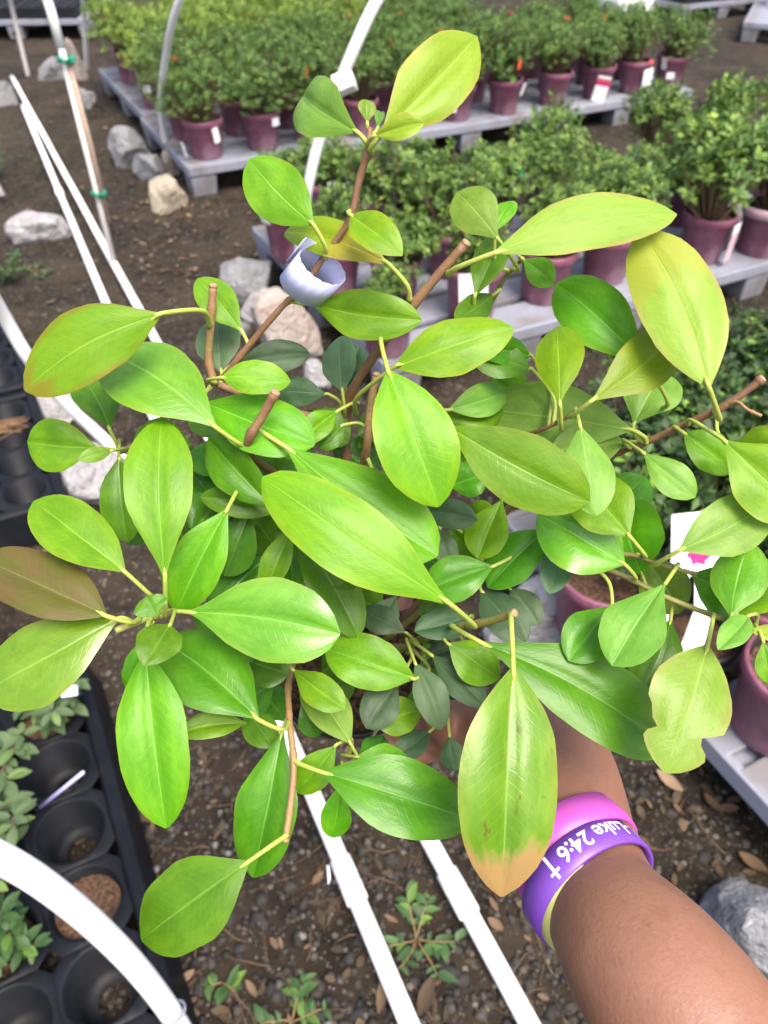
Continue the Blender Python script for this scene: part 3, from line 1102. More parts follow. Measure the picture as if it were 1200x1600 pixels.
card('plant_tag', D(1092, 898, 1.36), 0.105, 0.115, 0.15, -0.5, 'white card with a printed pink flower among the dark azaleas', [M_WHITE], True)
card('plant_tag', D(1068, 1045, 1.42), 0.035, 0.13, -0.5, -0.7, 'narrow white card behind the drooping pale leaf', [M_WHITE])
card('plant_tag', D(1055, 905, 1.5), 0.05, 0.05, -0.3, -0.7, 'small white card beside the olive twig', [M_WHITE])

# white sacks at the far upper right
def sack(x, y, w, d, h, label, seed):
    bm = bmesh.new()
    bmesh.ops.create_cube(bm, size=1)
    bmesh.ops.subdivide_edges(bm, edges=bm.edges, cuts=5, use_grid_fill=True)
    for v in bm.verts:
        q = v.co.copy()
        q = q * (1 - 0.25 * (q.length - 0.5))
        q += V((1, 1, 1)) * 0.05 * noise.noise(q * 3 + V((seed, 0, 0)))
        v.co = V((q.x * w, q.y * d, q.z * h))
    me = bpy.data.meshes.new('white_sack')
    bm.to_mesh(me)
    bm.free()
    me.materials.append(M_WHITE)
    me.polygons.foreach_set('use_smooth', [True] * len(me.polygons))
    o = link('white_sack', me)
    p = G(x, y)
    o.location = (p.x, p.y, h * 0.4)
    o.rotation_euler = (0, 0, 0.4)
    tag(o, label, 'sack')


sack(975, 22, 0.5, 0.4, 0.28, 'white sack on the soil behind the far azaleas', 1)
pq = G(1205, 22, PZ)
sack(1222, 40, 0.3, 0.3, 0.55, 'white sack on the pallet at the far right edge', 2)

# ------------------------------------------------------------------ black trays
def tray(origin, nx_, ny_, pitch, hole, label, H=0.10, rz=ROWROT, name='black_tray', edge=0.03):
    r = empty(name, origin, rz)
    tag(r, label, 'tray', 'black plant trays')
    m = MB()
    n = 20
    Lx, Ly = nx_ * pitch, ny_ * pitch
    for i in range(nx_):
        for j in range(ny_):
            cx, cy = (i + 0.5) * pitch, (j + 0.5) * pitch
            sq, ci, lip, wal, bot = [], [], [], [], []
            for k in range(n):
                a = 2 * math.pi * k / n
                ca, sa = math.cos(a), math.sin(a)
                f = (pitch / 2) / max(abs(ca), abs(sa))
                sq.append(V((cx + ca * f, cy + sa * f, H - 0.004)))
                lip.append(V((cx + ca * (hole + 0.006), cy + sa * (hole + 0.006), H)))
                ci.append(V((cx + ca * hole, cy + sa * hole, H - 0.003)))
                wal.append(V((cx + ca * hole * 0.86, cy + sa * hole * 0.86, 0.014)))
                bot.append(V((cx + ca * hole * 0.45, cy + sa * hole * 0.45, 0.012)))
            rings = [sq, lip, ci, wal, bot]
            vs_ = [p for q in rings for p in q]
            fs = []
            for a in range(len(rings) - 1):
                for k in range(n):
                    k2 = (k + 1) % n
                    fs.append((a * n + k, a * n + k2, (a + 1) * n + k2, (a + 1) * n + k))
            m.add(vs_, fs)
    m.build('cell_sheet', M_BLACK, r)
    m = MB()
    prof = [(0.0, H - 0.004), (0.004, H + 0.006), (0.016, H + 0.008), (edge, H + 0.003), (edge + 0.006, H * 0.5), (edge + 0.014, 0.0)]
    vs_, fs = [], []
    for ox, oz in prof:
        vs_ += [V((-ox, -ox, oz)), V((Lx + ox, -ox, oz)), V((Lx + ox, Ly + ox, oz)), V((-ox, Ly + ox, oz))]
    for a in range(len(prof) - 1):
        for k in range(4):
            k2 = (k + 1) % 4
            fs.append((a * 4 + k, a * 4 + k2, (a + 1) * 4 + k2, (a + 1) * 4 + k))
    m.add(vs_, fs)
    o = m.build('rim', M_BLACK, r, False)
    bevel(o, 0.004)
    return r


TP = 0.142
tray(W(-1.165 - 3 * TP, -1.60 - 0.02), 3, 6, TP, 0.061, 'black shuttle tray at the lower left with empty cells under the bent pipe')
tray(W(-1.10 - 3 * TP, -0.13), 3, 4, TP, 0.058, 'black tray at the left edge with pine needles on it')
tray(W(-1.10 - 3 * TP, 0.53), 3, 4, TP, 0.058, 'black tray behind the one with pine needles at the left edge')
for k, (pp, rot, lab) in enumerate([((pc.x - 0.3, pc.y + 0.06, PZ + 0.001), 0.06, 'black tray on the far upper left pallet'),
                                     ((pa.x + UU.x * .06 + VV.x * .06, pa.y + UU.y * .06 + VV.y * .06, PZ + 0.001), ROWROT, 'black tray on the far upper right pallet')]):
    tray(pp, 7 if k else 8, 6, 0.145, 0.06, lab, 0.08, rot)

# pine needles on the tray
m = MB()
pn = G(8, 672, 0.105)
for k in range(16):
    a = rnd.uniform(-0.5, 1.0)
    c = V((pn.x + rnd.uniform(-0.05, 0.04), pn.y + rnd.uniform(-0.03, 0.04), 0.112))
    dv = V((math.cos(a), math.sin(a), 0)) * 0.05
    m.tube([c - dv, c + V((0, 0, 0.006)), c + dv], 0.0011, 4)
pno = m.build('pine_needles', plain('dry needles', (0.26, 0.14, 0.06), 0.8))
pno['kind'] = 'stuff'
tag(pno, 'dry brown pine needles lying on the left tray', 'needles')

# small cuttings in the lower left tray
def cell(x, y, z=0.09):
    q = G(x, y, z) - O0
    cu_ = round((q.dot(UU) + 1.165 + 3 * TP) / TP - 0.5)
    cv_ = round((q.dot(VV) + 1.62) / TP - 0.5)
    return W(-1.165 - 3 * TP + (cu_ + 0.5) * TP, -1.62 + (cv_ + 0.5) * TP, 0)


def cutting(x, y, z, nst, hgt, leaf, label, seed, mat=M_PLUG, name='cutting', lean=0.5, soil=True, cat='seedling'):
    rr = random.Random(seed)
    p = G(x, y, z)
    if soil:
        p = cell(x, y)
        p.z = z
    r = empty(name, p)
    tag(r, label, cat)
    mb, st_ = MB(), MB()
    mb.tint = []
    for s in range(nst):
        a = rr.uniform(0, 6.28)
        d = V((math.cos(a) * lean, math.sin(a) * lean, 1)).normalized()
        pts = [V((0, 0, 0))]
        for k in range(5):
            d = (d + V((rr.uniform(-0.25, 0.25), rr.uniform(-0.25, 0.25), 0.0))).normalized()
            pts.append(pts[-1] + d * (hgt / 5 * rr.uniform(0.8, 1.2)))
        st_.tube(pts, [0.0028, 0.0026, 0.0022, 0.0018, 0.0015, 0.001], 5)
        for k in range(1, 6):
            nl = 3 if k < 5 else 5
            for j in range(nl):
                b = rr.uniform(0, 6.28)
                dv = (V((math.cos(b), math.sin(b), rr.uniform(-0.15, 0.6)))).normalized()
                nn = (V((0, 0, 1)) - dv * dv.z).normalized()
                L = leaf * rr.uniform(0.6, 1.2)
                tt = min(1, max(0, rr.gauss(0.45, 0.25)))
                s_ = dv.cross(nn)
                q0 = pts[k] + dv * 0.004
                vs_, fs = [], []
                for i in range(5):
                    u = i / 4
                    hw = L * 0.25 * max(0.05, math.sin(math.pi * (0.03 + 0.94 * u)) ** 0.8)
                    for jj in (-1, 0, 1):
                        vs_.append(q0 + dv * (u * L) + s_ * (jj * hw) + nn * (abs(jj) * hw * 0.25 - 0.2 * L * u * u))
                for i in range(4):
                    for jj in range(2):
                        aa = i * 3 + jj
                        fs.append((aa, aa + 1, aa + 4, aa + 3))
                mb.add(vs_, fs)
                mb.tint += [tt] * len(vs_)
    st_.build('stem', M_TWIG, r)
    mb.build('foliage', mat, r)
    if soil:
        o = link('root_plug', ME_SOIL, r, (0, 0, -0.006))
        o.scale = (0.58, 0.58, 1)
    return r


cutting(70, 1140, 0.075, 8, 0.15, 0.040, 'small leafy cutting in the tray under the pale glossy leaf', 21, lean=0.8)
cutting(45, 1300, 0.075, 8, 0.16, 0.040, 'small leafy cutting in the tray above the bent white pipe', 22, lean=0.8)
cutting(-10, 1440, 0.08, 6, 0.13, 0.034, 'bright young cutting at the left edge under the bent pipe', 23, mat=M_WEED)
cutting(-10, 1250, 0.075, 8, 0.15, 0.040, 'small leafy cutting at the left edge of the lower left tray', 27, lean=0.8)
cutting(-25, 1545, 0.08, 4, 0.10, 0.03, 'bright young cutting at the lower left corner', 24, mat=M_WEED)
cutting(15, 440, 0.0, 8, 0.13, 0.026, 'bright green weed at the left edge above the tray', 25, mat=M_WEED, soil=False, cat='weed', name='weed')
cutting(-6, 275, 0.0, 9, 0.2, 0.035, 'bluish green plant cut by the left edge of the photo', 26, mat=M_AZ, soil=False, cat='plant', name='ground_plant')
for k, (x, y) in enumerate(((25, 2), (75, -2), (120, 2), (1060, -6), (1120, -8))):
    p = G(x, y - 12, 0.25)
    cutting(x, y - 12, 0.25, 5, 0.13, 0.04, 'small seedling on a far tray, %s along the top edge' % ORD[k], 30 + k, soil=False)
# filled cell with bark and label stake
pcell = cell(125, 1365)
pcell.z = 0.078
r = empty('filled_cell', pcell)
tag(r, 'round plug of bark mix in the lower left tray', 'plant pot')
link('soil', ME_SOIL, r).scale = (0.62, 0.62, 1)
m = MB()
a, b = D(62, 1262, 1.42), D(131, 1206, 1.36)
m.tube([a, b], 0.0035, 6, flat=0.35)
o = m.build('label_stake', plain('lavender plastic', (0.42, 0.40, 0.70), 0.4))
tag(o, 'thin lavender label stake leaning over the lower left tray', 'label stake')
m = MB()
m.box((0, 0, 0), (0.03, 0.002, 0.02))
o = m.build('plant_tag', plain('lavender tag plastic', (0.5, 0.48, 0.75), 0.4), None, False)
o.location = D(108, 1080, 1.5)
o.rotation_euler = (-0.9, 0.3, 0.4)
tag(o, 'crumpled lavender tag by the small cutting in the tray', 'plant tag')

# weeds between the pipes
def weed(x, y, n, L, label, seed, wleaf=0.4):
    rr = random.Random(seed)
    p = G(x, y)
    r = empty('weed', (p.x, p.y, gz(p.x, p.y)))
    tag(r, label, 'weed')
    st_, mb = MB(), MB()
    mb.tint = []
    for s in range(n):
        a = 6.28 * s / n + rr.uniform(-0.5, 0.5)
        pts = [V((0, 0, 0.002))]
        d = V((math.cos(a), math.sin(a), 0.55))
        for k in range(6):
            d = (d + V((rr.uniform(-.2, .2), rr.uniform(-.2, .2), -0.10))).normalized()
            pts.append(pts[-1] + d * (L / 6))
        st_.tube(pts, [0.0016] * 5 + [0.001, 0.0007], 5)
        for k in range(2, 7):
            for sd in (-1, 1):
                t_ = (pts[min(k + 1, 6)] - pts[k - 1]).normalized()
                dv = (t_ * 0.5 + V((-t_.y, t_.x, 0)) * sd + V((0, 0, 0.25))).normalized()
                nn = (V((0, 0, 1)) - dv * dv.z).normalized()
                s_ = dv.cross(nn)
                Lf = 0.030 * rr.uniform(0.45, 1.3)
                if rr.random() < 0.3:
                    continue
                dv = (dv + V((rr.uniform(-.5, .5), rr.uniform(-.5, .5), rr.uniform(-.3, .3)))).normalized()
                nn = (V((rr.uniform(-.3, .3), rr.uniform(-.3, .3), 1)) - dv * dv.z).normalized()
                tt = rr.random()
                vs_, fs = [], []
                for i in range(6):
                    u = i / 5
                    hw = Lf * wleaf / 2 * max(0.04, math.sin(math.pi * (0.02 + 0.96 * u ** 0.8)))
                    for jj in (-1, 0, 1):
                        vs_.append(pts[k] + dv * (u * Lf) + s_ * (jj * hw) + nn * (abs(jj) * hw * 0.3 - 0.25 * Lf * u * u))
                for i in range(5):
                    for jj in range(2):
                        aa = i * 3 + jj
                        fs.append((aa, aa + 1, aa + 4, aa + 3))
                mb.add(vs_, fs)
                mb.tint += [tt] * len(vs_)
    st_.build('stem', plain('weed stem', (0.20, 0.13, 0.05), 0.6), r)
    mb.build('foliage', M_WEED, r)


weed(650, 1465, 6, 0.075, 'green weed on the soil between the two white pipes', 41, 0.5)
weed(455, 1592, 4, 0.06, 'green weed at the bottom edge left of the white pipes', 42, 0.5)
weed(345, 1530, 2, 0.03, 'tiny weed on the soil right of the bent pipe', 43, 0.5)
weed(55, 425, 4, 0.07, 'small yellowish weed on the soil near the left tray', 44, 0.4)

# ------------------------------------------------------------------ pipes
PR = 0.0168


def long_pipe(a, b, joints, label):
    r = empty('long_pipe', a)
    tag(r, label, 'pipe')
    dv = b - a
    m = MB()
    k = 40
    pts = []
    for i in range(k + 1):
        q = dv * (i / k)
        q = q + V((0, 0, 0.002 * math.sin(i * 0.9)))
        pts.append(q)
    m.tube(pts, PR, 16)
    m.build('pipe', M_PVC, r)
    for t0, L in joints:
        m = MB()
        d = dv.normalized()
        c = dv * t0
        m.tube([c - d * L, c - d * (L - 0.003), c - d * 0.003, c, c + d * 0.003, c + d * (L - 0.003), c + d * L],
               [PR + 0.001, PR + 0.0042, PR + 0.0045, PR + 0.0036, PR + 0.0045, PR + 0.0042, PR + 0.001], 16)
        m.build('coupling', M_PVC, r)
    return r


def frac_on(a, b, y):
    lo, hi = 0.0, 1.0
    for _ in range(30):
        md = (lo + hi) / 2
        q = a + (b - a) * md - CC
        if 800 - FPX * q.dot(CU) / q.dot(CF) < y:
            lo = md
        else:
            hi = md
    return lo


A0, A1 = G(36, 166, 0.02), G(690, 1720, 0.02)
B0, B1 = G(19, 121, 0.02), G(893, 1720, 0.02)
long_pipe(A0, A1, [(frac_on(A0, A1, 300), 0.035), (frac_on(A0, A1, 1375), 0.045)], 'long straight white pipe on the soil, the left one of two')
long_pipe(B0, B1, [(frac_on(B0, B1, 640), 0.035), (frac_on(B0, B1, 1395), 0.045)], 'long straight white pipe on the soil, the right one of two')
# peeling sliver on the coupling
m = MB()
m.tube([D(512, 1352, 1.42), D(514, 1372, 1.41), D(513, 1382, 1.405)], [0.004, 0.004, 0.001], 6, flat=0.4)
o = m.build('plastic_sliver', M_PVC)
tag(o, 'peeling white plastic sliver on the left pipe coupling', 'sliver')


def hoop(pts, label, rad=PR, mat=None, extra=None):
    p0 = pts[-1]
    r = empty('hoop_pipe', p0)
    tag(r, label, 'hoop pipe')
    m = MB()
    cs = spline([q - p0 for q in pts], 10)
    m.tube(cs, rad, 18)
    m.build('pipe', mat or M_PVC, r)
    return r, cs


def to_ground(x, y):
    p = G(x, y)
    p.z = gz(p.x, p.y) - 0.04
    return p


h1, c1 = hoop([D(-330, 1265, 0.80), D(-140, 1285, 0.83), D(0, 1340, 0.87), D(100, 1405, 0.93), D(190, 1487, 1.03), D(255, 1566, 1.14), D(300, 1640, 1.24), to_ground(345, 1735)], 'thick white bent pipe across the lower left corner')
m = MB()
q = D(271, 1582, 1.165) - h1.location
dv = (D(300, 1640, 1.24) - D(255, 1566, 1.14)).normalized()
e1 = dv.orthogonal().normalized()
e2 = dv.cross(e1)
ringp = [q + (e1 * math.cos(a) + e2 * math.sin(a)) * (PR + 0.0015) + dv * 0.006 * math.sin(a) for a in [k * 0.3307 for k in range(20)]]
m.tube(ringp, 0.0022, 6)
tail = D(255, 1590, 1.14) - h1.location
m.tube([tail, tail + V((-0.004, 0.0, -0.02)), tail + V((-0.002, -0.006, -0.05))], 0.0018, 6)
m.build('wire_tie', M_WIRE, h1)
h2_, _ = hoop([D(-260, 60, 1.35), D(-110, 300, 1.45), D(0, 484, 1.85), D(45, 560, 1.98), D(100, 628, 2.15), D(152, 676, 2.3), to_ground(222, 728)], 'white bent pipe rising at the left edge over the black tray')
h3, _ = hoop([D(800, -230, 1.9), D(690, -140, 2.0), D(598, -15, 2.1), D(545, 95, 2.2), D(503, 205, 2.35), D(480, 300, 2.5), D(467, 400, 2.75), to_ground(462, 500)], 'white bent pipe behind the top yellow leaf, rising over the middle row')
m = MB()
q = D(538, 130, 2.24) - h3.location
Mr = Matrix.Rotation(-0.35, 3, 'Y') @ Matrix.Rotation(-0.6, 3, 'X')
m.box(q, (0.062, 0.05, 0.05), 0, Mr)
o = m.build('clamp', M_PVC, h3, False)
bevel(o, 0.006)
h4, _ = hoop([D(420, -190, 2.9), D(340, -95, 3.05), D(281, 0, 3.3), D(258, 95, 3.7), D(252, 180, 4.15), to_ground(267, 256)], 'white bent pipe rising from the grey rocks before the far azaleas')
h5, _ = hoop([D(118, -170, 4.8), D(127, -60, 5.2), D(131, 20, 5.8), to_ground(133, 104)], 'far white pipe standing among upright rocks, upper left')
h6, _ = hoop([D(-40, -170, 4.6), D(0, -70, 5.2), D(18, 10, 5.7), to_ground(43, 116)], 'thin weathered pipe leaning at the far upper left', 0.016, M_PVCOLD)
m = MB()
m.tube([D(22, 52, 5.92) - h6.location, D(31, 54, 5.92) - h6.location], 0.02, 8)
m.build('dark_band', M_BLACK, h6)

# upright pole with tied stake
base = G(180, 420)
base.z = gz(base.x, base.y) - 0.02
r = empty('support_pole', base)
tag(r, 'upright white pole with a brown stake held by two green ties', 'pole')


def up_at(y, off=0.0):
    lo, hi = 0.0, 1.48
    for _ in range(40):
        md = (lo + hi) / 2
        q = base + V((0, 0, md)) - CC
        if 800 - FPX * q.dot(CU) / q.dot(CF) > y:
            lo = md
        else:
            hi = md
    return lo


zt = up_at(-40)
m = MB()
m.tube([V((0, 0, 0)), V((0.002, 0, up_at(300))), V((0, 0, up_at(60)))], 0.0125, 14)
m.build('pole', M_PVCOLD, r)
m = MB()
m.tube([V((0, 0, up_at(72))), V((-0.004, 0, up_at(20))), V((-0.012, 0, zt)), V((0.06, 0.05, zt + 0.35)), V((0.35, 0.3, zt + 0.6))], 0.0175, 16)
m.build('sleeve_pipe', M_PVC, r)
m = MB()
m.tube([V((0.026, -0.01, up_at(345))), V((0.024, -0.006, up_at(210))), V((0.018, -0.008, up_at(95)))], [0.010, 0.012, 0.011], 6)
m.build('stake', M_STAKE, r)
for y, s in ((93, 0.030), (302, 0.028)):
    z = up_at(y)
    m = MB()
    ang = [k * 0.42 for k in range(16)]
    m.tube([V((0.010 + s * 0.9 * math.cos(a), -0.004 + s * 0.75 * math.sin(a), z + 0.008 * math.sin(2 * a))) for a in ang], 0.009, 6)
    m.tube([V((0.02, -0.03, z)), V((0.045, -0.035, z + 0.012))], 0.006, 5)
    m.build('green_tie', M_TIE, r)
# short pipe stub at the left edge
m = MB()
a, b = G(4, 306, 0.02), D(-60, 200, 3.9)
m.tube([a, b], 0.017, 12)
o = m.build('pipe_stub', M_PVC)
tag(o, 'end of a white pipe poking in at the left edge above the weed', 'pipe')

# ------------------------------------------------------------------ the held plant
plant = empty('potted_rhododendron', D(546, 1010, 0.49))
tag(plant, 'young rhododendron with big lime green leaves held up in a small black pot', 'potted plant')
PL = plant.location.copy()


def pl(x, y, d):
    return D(x, y, d) - PL


# pot tipped towards the viewer
view = (CC - PL).normalized()
PA = (view * 0.86 + V((0, 0, 1)) * 0.42).normalized()
PXD = (CR - PA * CR.dot(PA)).normalized()
PYD = PA.cross(PXD)
PM = Matrix((PXD, PYD, PA)).transposed()
POT_H = 0.085
m = MB()
ptop, pbot = 0.0570, 0.042
prof = [(0.0005, -POT_H), (pbot, -POT_H), (pbot + 0.0015, -POT_H + 0.004), (ptop - 0.003, -0.018), (ptop - 0.003, -0.016), (ptop, -0.015), (ptop, -0.001), (ptop - 0.002, 0.0)]
m.lathe(prof, 32, 0, M=PM)
m.lathe([(ptop - 0.002, 0.0), (ptop - 0.004, -0.003), (ptop - 0.006, -0.03), (pbot - 0.002, -POT_H + 0.003), (0.0005, -POT_H + 0.003)], 32, 0, M=PM)
m.build('pot', M_BLACKPOT, plant)
o = link('soil', ME_SOIL, plant)
o.matrix_local = (PM @ Matrix.Diagonal((0.575, 0.575, 0.7))).to_4x4()
o.location = PA * -0.010
m = MB()
for k in range(260):
    a, rr2 = rnd.uniform(0, 6.28), 0.047 * math.sqrt(rnd.random())
    p = PM @ V((rr2 * math.cos(a), rr2 * math.sin(a), -0.007 + rnd.uniform(-0.001, 0.003)))
    Rm = Matrix.Rotation(rnd.uniform(0, 6.28), 3, V((rnd.gauss(0, 1), rnd.gauss(0, 1), rnd.gauss(0, 1))).normalized())
    m.box(p, (rnd.uniform(0.002, 0.008), rnd.uniform(0.002, 0.004), rnd.uniform(0.001, 0.003)), 0, Rm)
o = m.build('bark_chips', M_BARK, plant, False)
o['kind'] = 'stuff'

# stems: (pixel x, pixel y, depth, radius in mm)
STEMS = []


def stem(pts, mat, cut=None, knob=None):
    cs, rs = spline([(pl(x, y, d), r * 0.001) for x, y, d, r in pts], 6)
    rs = [r * 0.88 * (1 + 0.05 * math.sin(i * 1.9) + (0.22 if i % 9 == 5 else 0.0)) for i, r in enumerate(rs)]
    m = MB()
    m.tube(cs, rs, 10)
    o = m.build('branch', STEM[mat], plant)
    STEMS.extend(cs)
    if cut:
        d = (cs[-1] - cs[-2]).normalized()
        m = MB()
        m.tube([cs[-1] - d * 0.0006, cs[-1] + d * 0.0009, cs[-1] + d * 0.0013], [rs[-1] * 1.04, rs[-1] * 0.98, rs[-1] * 0.5], 10)
        m.build('cut_end', STEM['cut'], o)
    return o


SB = (590, 1010, 0.490)
stem([(*SB, 3.4), (560, 880, 0.462, 3.2), (540, 660, 0.425, 2.9), (585, 555, 0.385, 2.7), (655, 465, 0.362, 2.6), (728, 380, 0.345, 2.4)], 'brown', True)
stem([(540, 660, 0.425, 2.6), (440, 640, 0.410, 2.4), (340, 600, 0.395, 2.4)], 'brown')
stem([(335, 602, 0.395, 2.5), (326, 560, 0.390, 2.3), (330, 500, 0.380, 2.2), (333, 447, 0.372, 2.2)], 'tan', True)
stem([(345, 595, 0.396, 2.0), (385, 545, 0.385, 1.9), (440, 480, 0.372, 1.8), (470, 455, 0.366, 1.7), (500, 410, 0.358, 1.6), (545, 345, 0.347, 1.7), (560, 285, 0.340, 2.0), (575, 235, 0.333, 1.9), (578, 200, 0.331, 1.5)], 'brown')
stem([(500, 780, 0.44, 2.4), (400, 720, 0.405, 2.2), (388, 690, 0.372, 2.6), (410, 650, 0.364, 2.5), (430, 614, 0.358, 2.5)], 'brown', True)
stem([(560, 760, 0.44, 2.6), (573, 700, 0.405, 2.5), (578, 640, 0.395, 2.3), (588, 585, 0.386, 2.2)], 'tan', True)
stem([(*SB, 3.2), (632, 1012, 0.465, 2.8), (655, 1000, 0.445, 2.6), (700, 982, 0.420, 2.4), (760, 972, 0.395, 2.3), (803, 958, 0.380, 2.4)], 'olive', True)
stem([(600, 1000, 0.485, 2.6), (690, 930, 0.455, 2.2), (745, 886, 0.430, 1.9), (800, 864, 0.415, 1.8), (870, 869, 0.402, 1.7), (960, 894, 0.392, 1.6), (1050, 937, 0.382, 1.6), (1135, 968, 0.375, 1.5), (1230, 992, 0.37, 1.3)], 'olive')
stem([(880, 872, 0.405, 1.5), (975, 866, 0.395, 1.4), (1030, 882, 0.388, 1.3), (1090, 897, 0.382, 1.1)], 'olive')
stem([(610, 990, 0.485, 3.0), (800, 790, 0.45, 2.6), (940, 718, 0.425, 2.2), (1000, 695, 0.408, 2.0), (1060, 668, 0.395, 2.2), (1130, 635, 0.38, 2.3), (1170, 608, 0.373, 2.0), (1190, 592, 0.37, 2.6)], 'brown', True)
stem([(740, 700, 0.44, 1.9), (830, 677, 0.402, 1.3), (880, 655, 0.388, 1.3), (925, 627, 0.377, 1.1)], 'brown')
stem([(700, 560, 0.43, 1.8), (768, 470, 0.40, 1.5), (790, 432, 0.388, 1.4), (818, 403, 0.378, 1.2)], 'olive')
stem([(570, 1020, 0.485, 2.6), (480, 1010, 0.455, 2.2), (453, 1056, 0.415, 1.9), (452, 1120, 0.388, 1.9), (459, 1190, 0.376, 1.9), (455, 1250, 0.370, 1.9), (446, 1312, 0.364, 2.0)], 'tan', True)
stem([(560, 1000, 0.485, 2.8), (420, 960, 0.45, 2.4), (310, 950, 0.41, 2.2), (245, 962, 0.378, 2.0), (180, 985, 0.362, 1.6)], 'green')
stem([(400, 900, 0.45, 1.6), (290, 760, 0.44, 1.3), (210, 712, 0.43, 1.1), (185, 705, 0.425, 1.0)], 'green')
stem([(520, 1000, 0.475, 1.8), (400, 1040, 0.455, 1.3), (380, 1030, 0.45, 1.0)], 'green')
stem([(580, 1030, 0.485, 1.8), (600, 1110, 0.46, 1.2), (560, 1180, 0.43, 0.9), (530, 1195, 0.42, 0.8)], 'green')
stem([(1120, 640, 0.384, 1.2), (1150, 628, 0.374, 1.0), (1168, 640, 0.370, 0.9), (1190, 650, 0.368, 1.0)], 'tan')

LEAF_N = 0
PROF = [(0, .03), (.05, .17), (.12, .39), (.22, .67), (.34, .90), (.45, .985), (.53, 1.0), (.65, .955), (.77, .83), (.87, .63), (.94, .41), (.98, .20), (1, .04)]


def prof_at(u):
    for (a0, b0), (a1, b1) in zip(PROF[:-1], PROF[1:]):
        if u <= a1:
            f_ = (u - a0) / (a1 - a0)
            return b0 + (b1 - b0) * f_
    return PROF[-1][1]




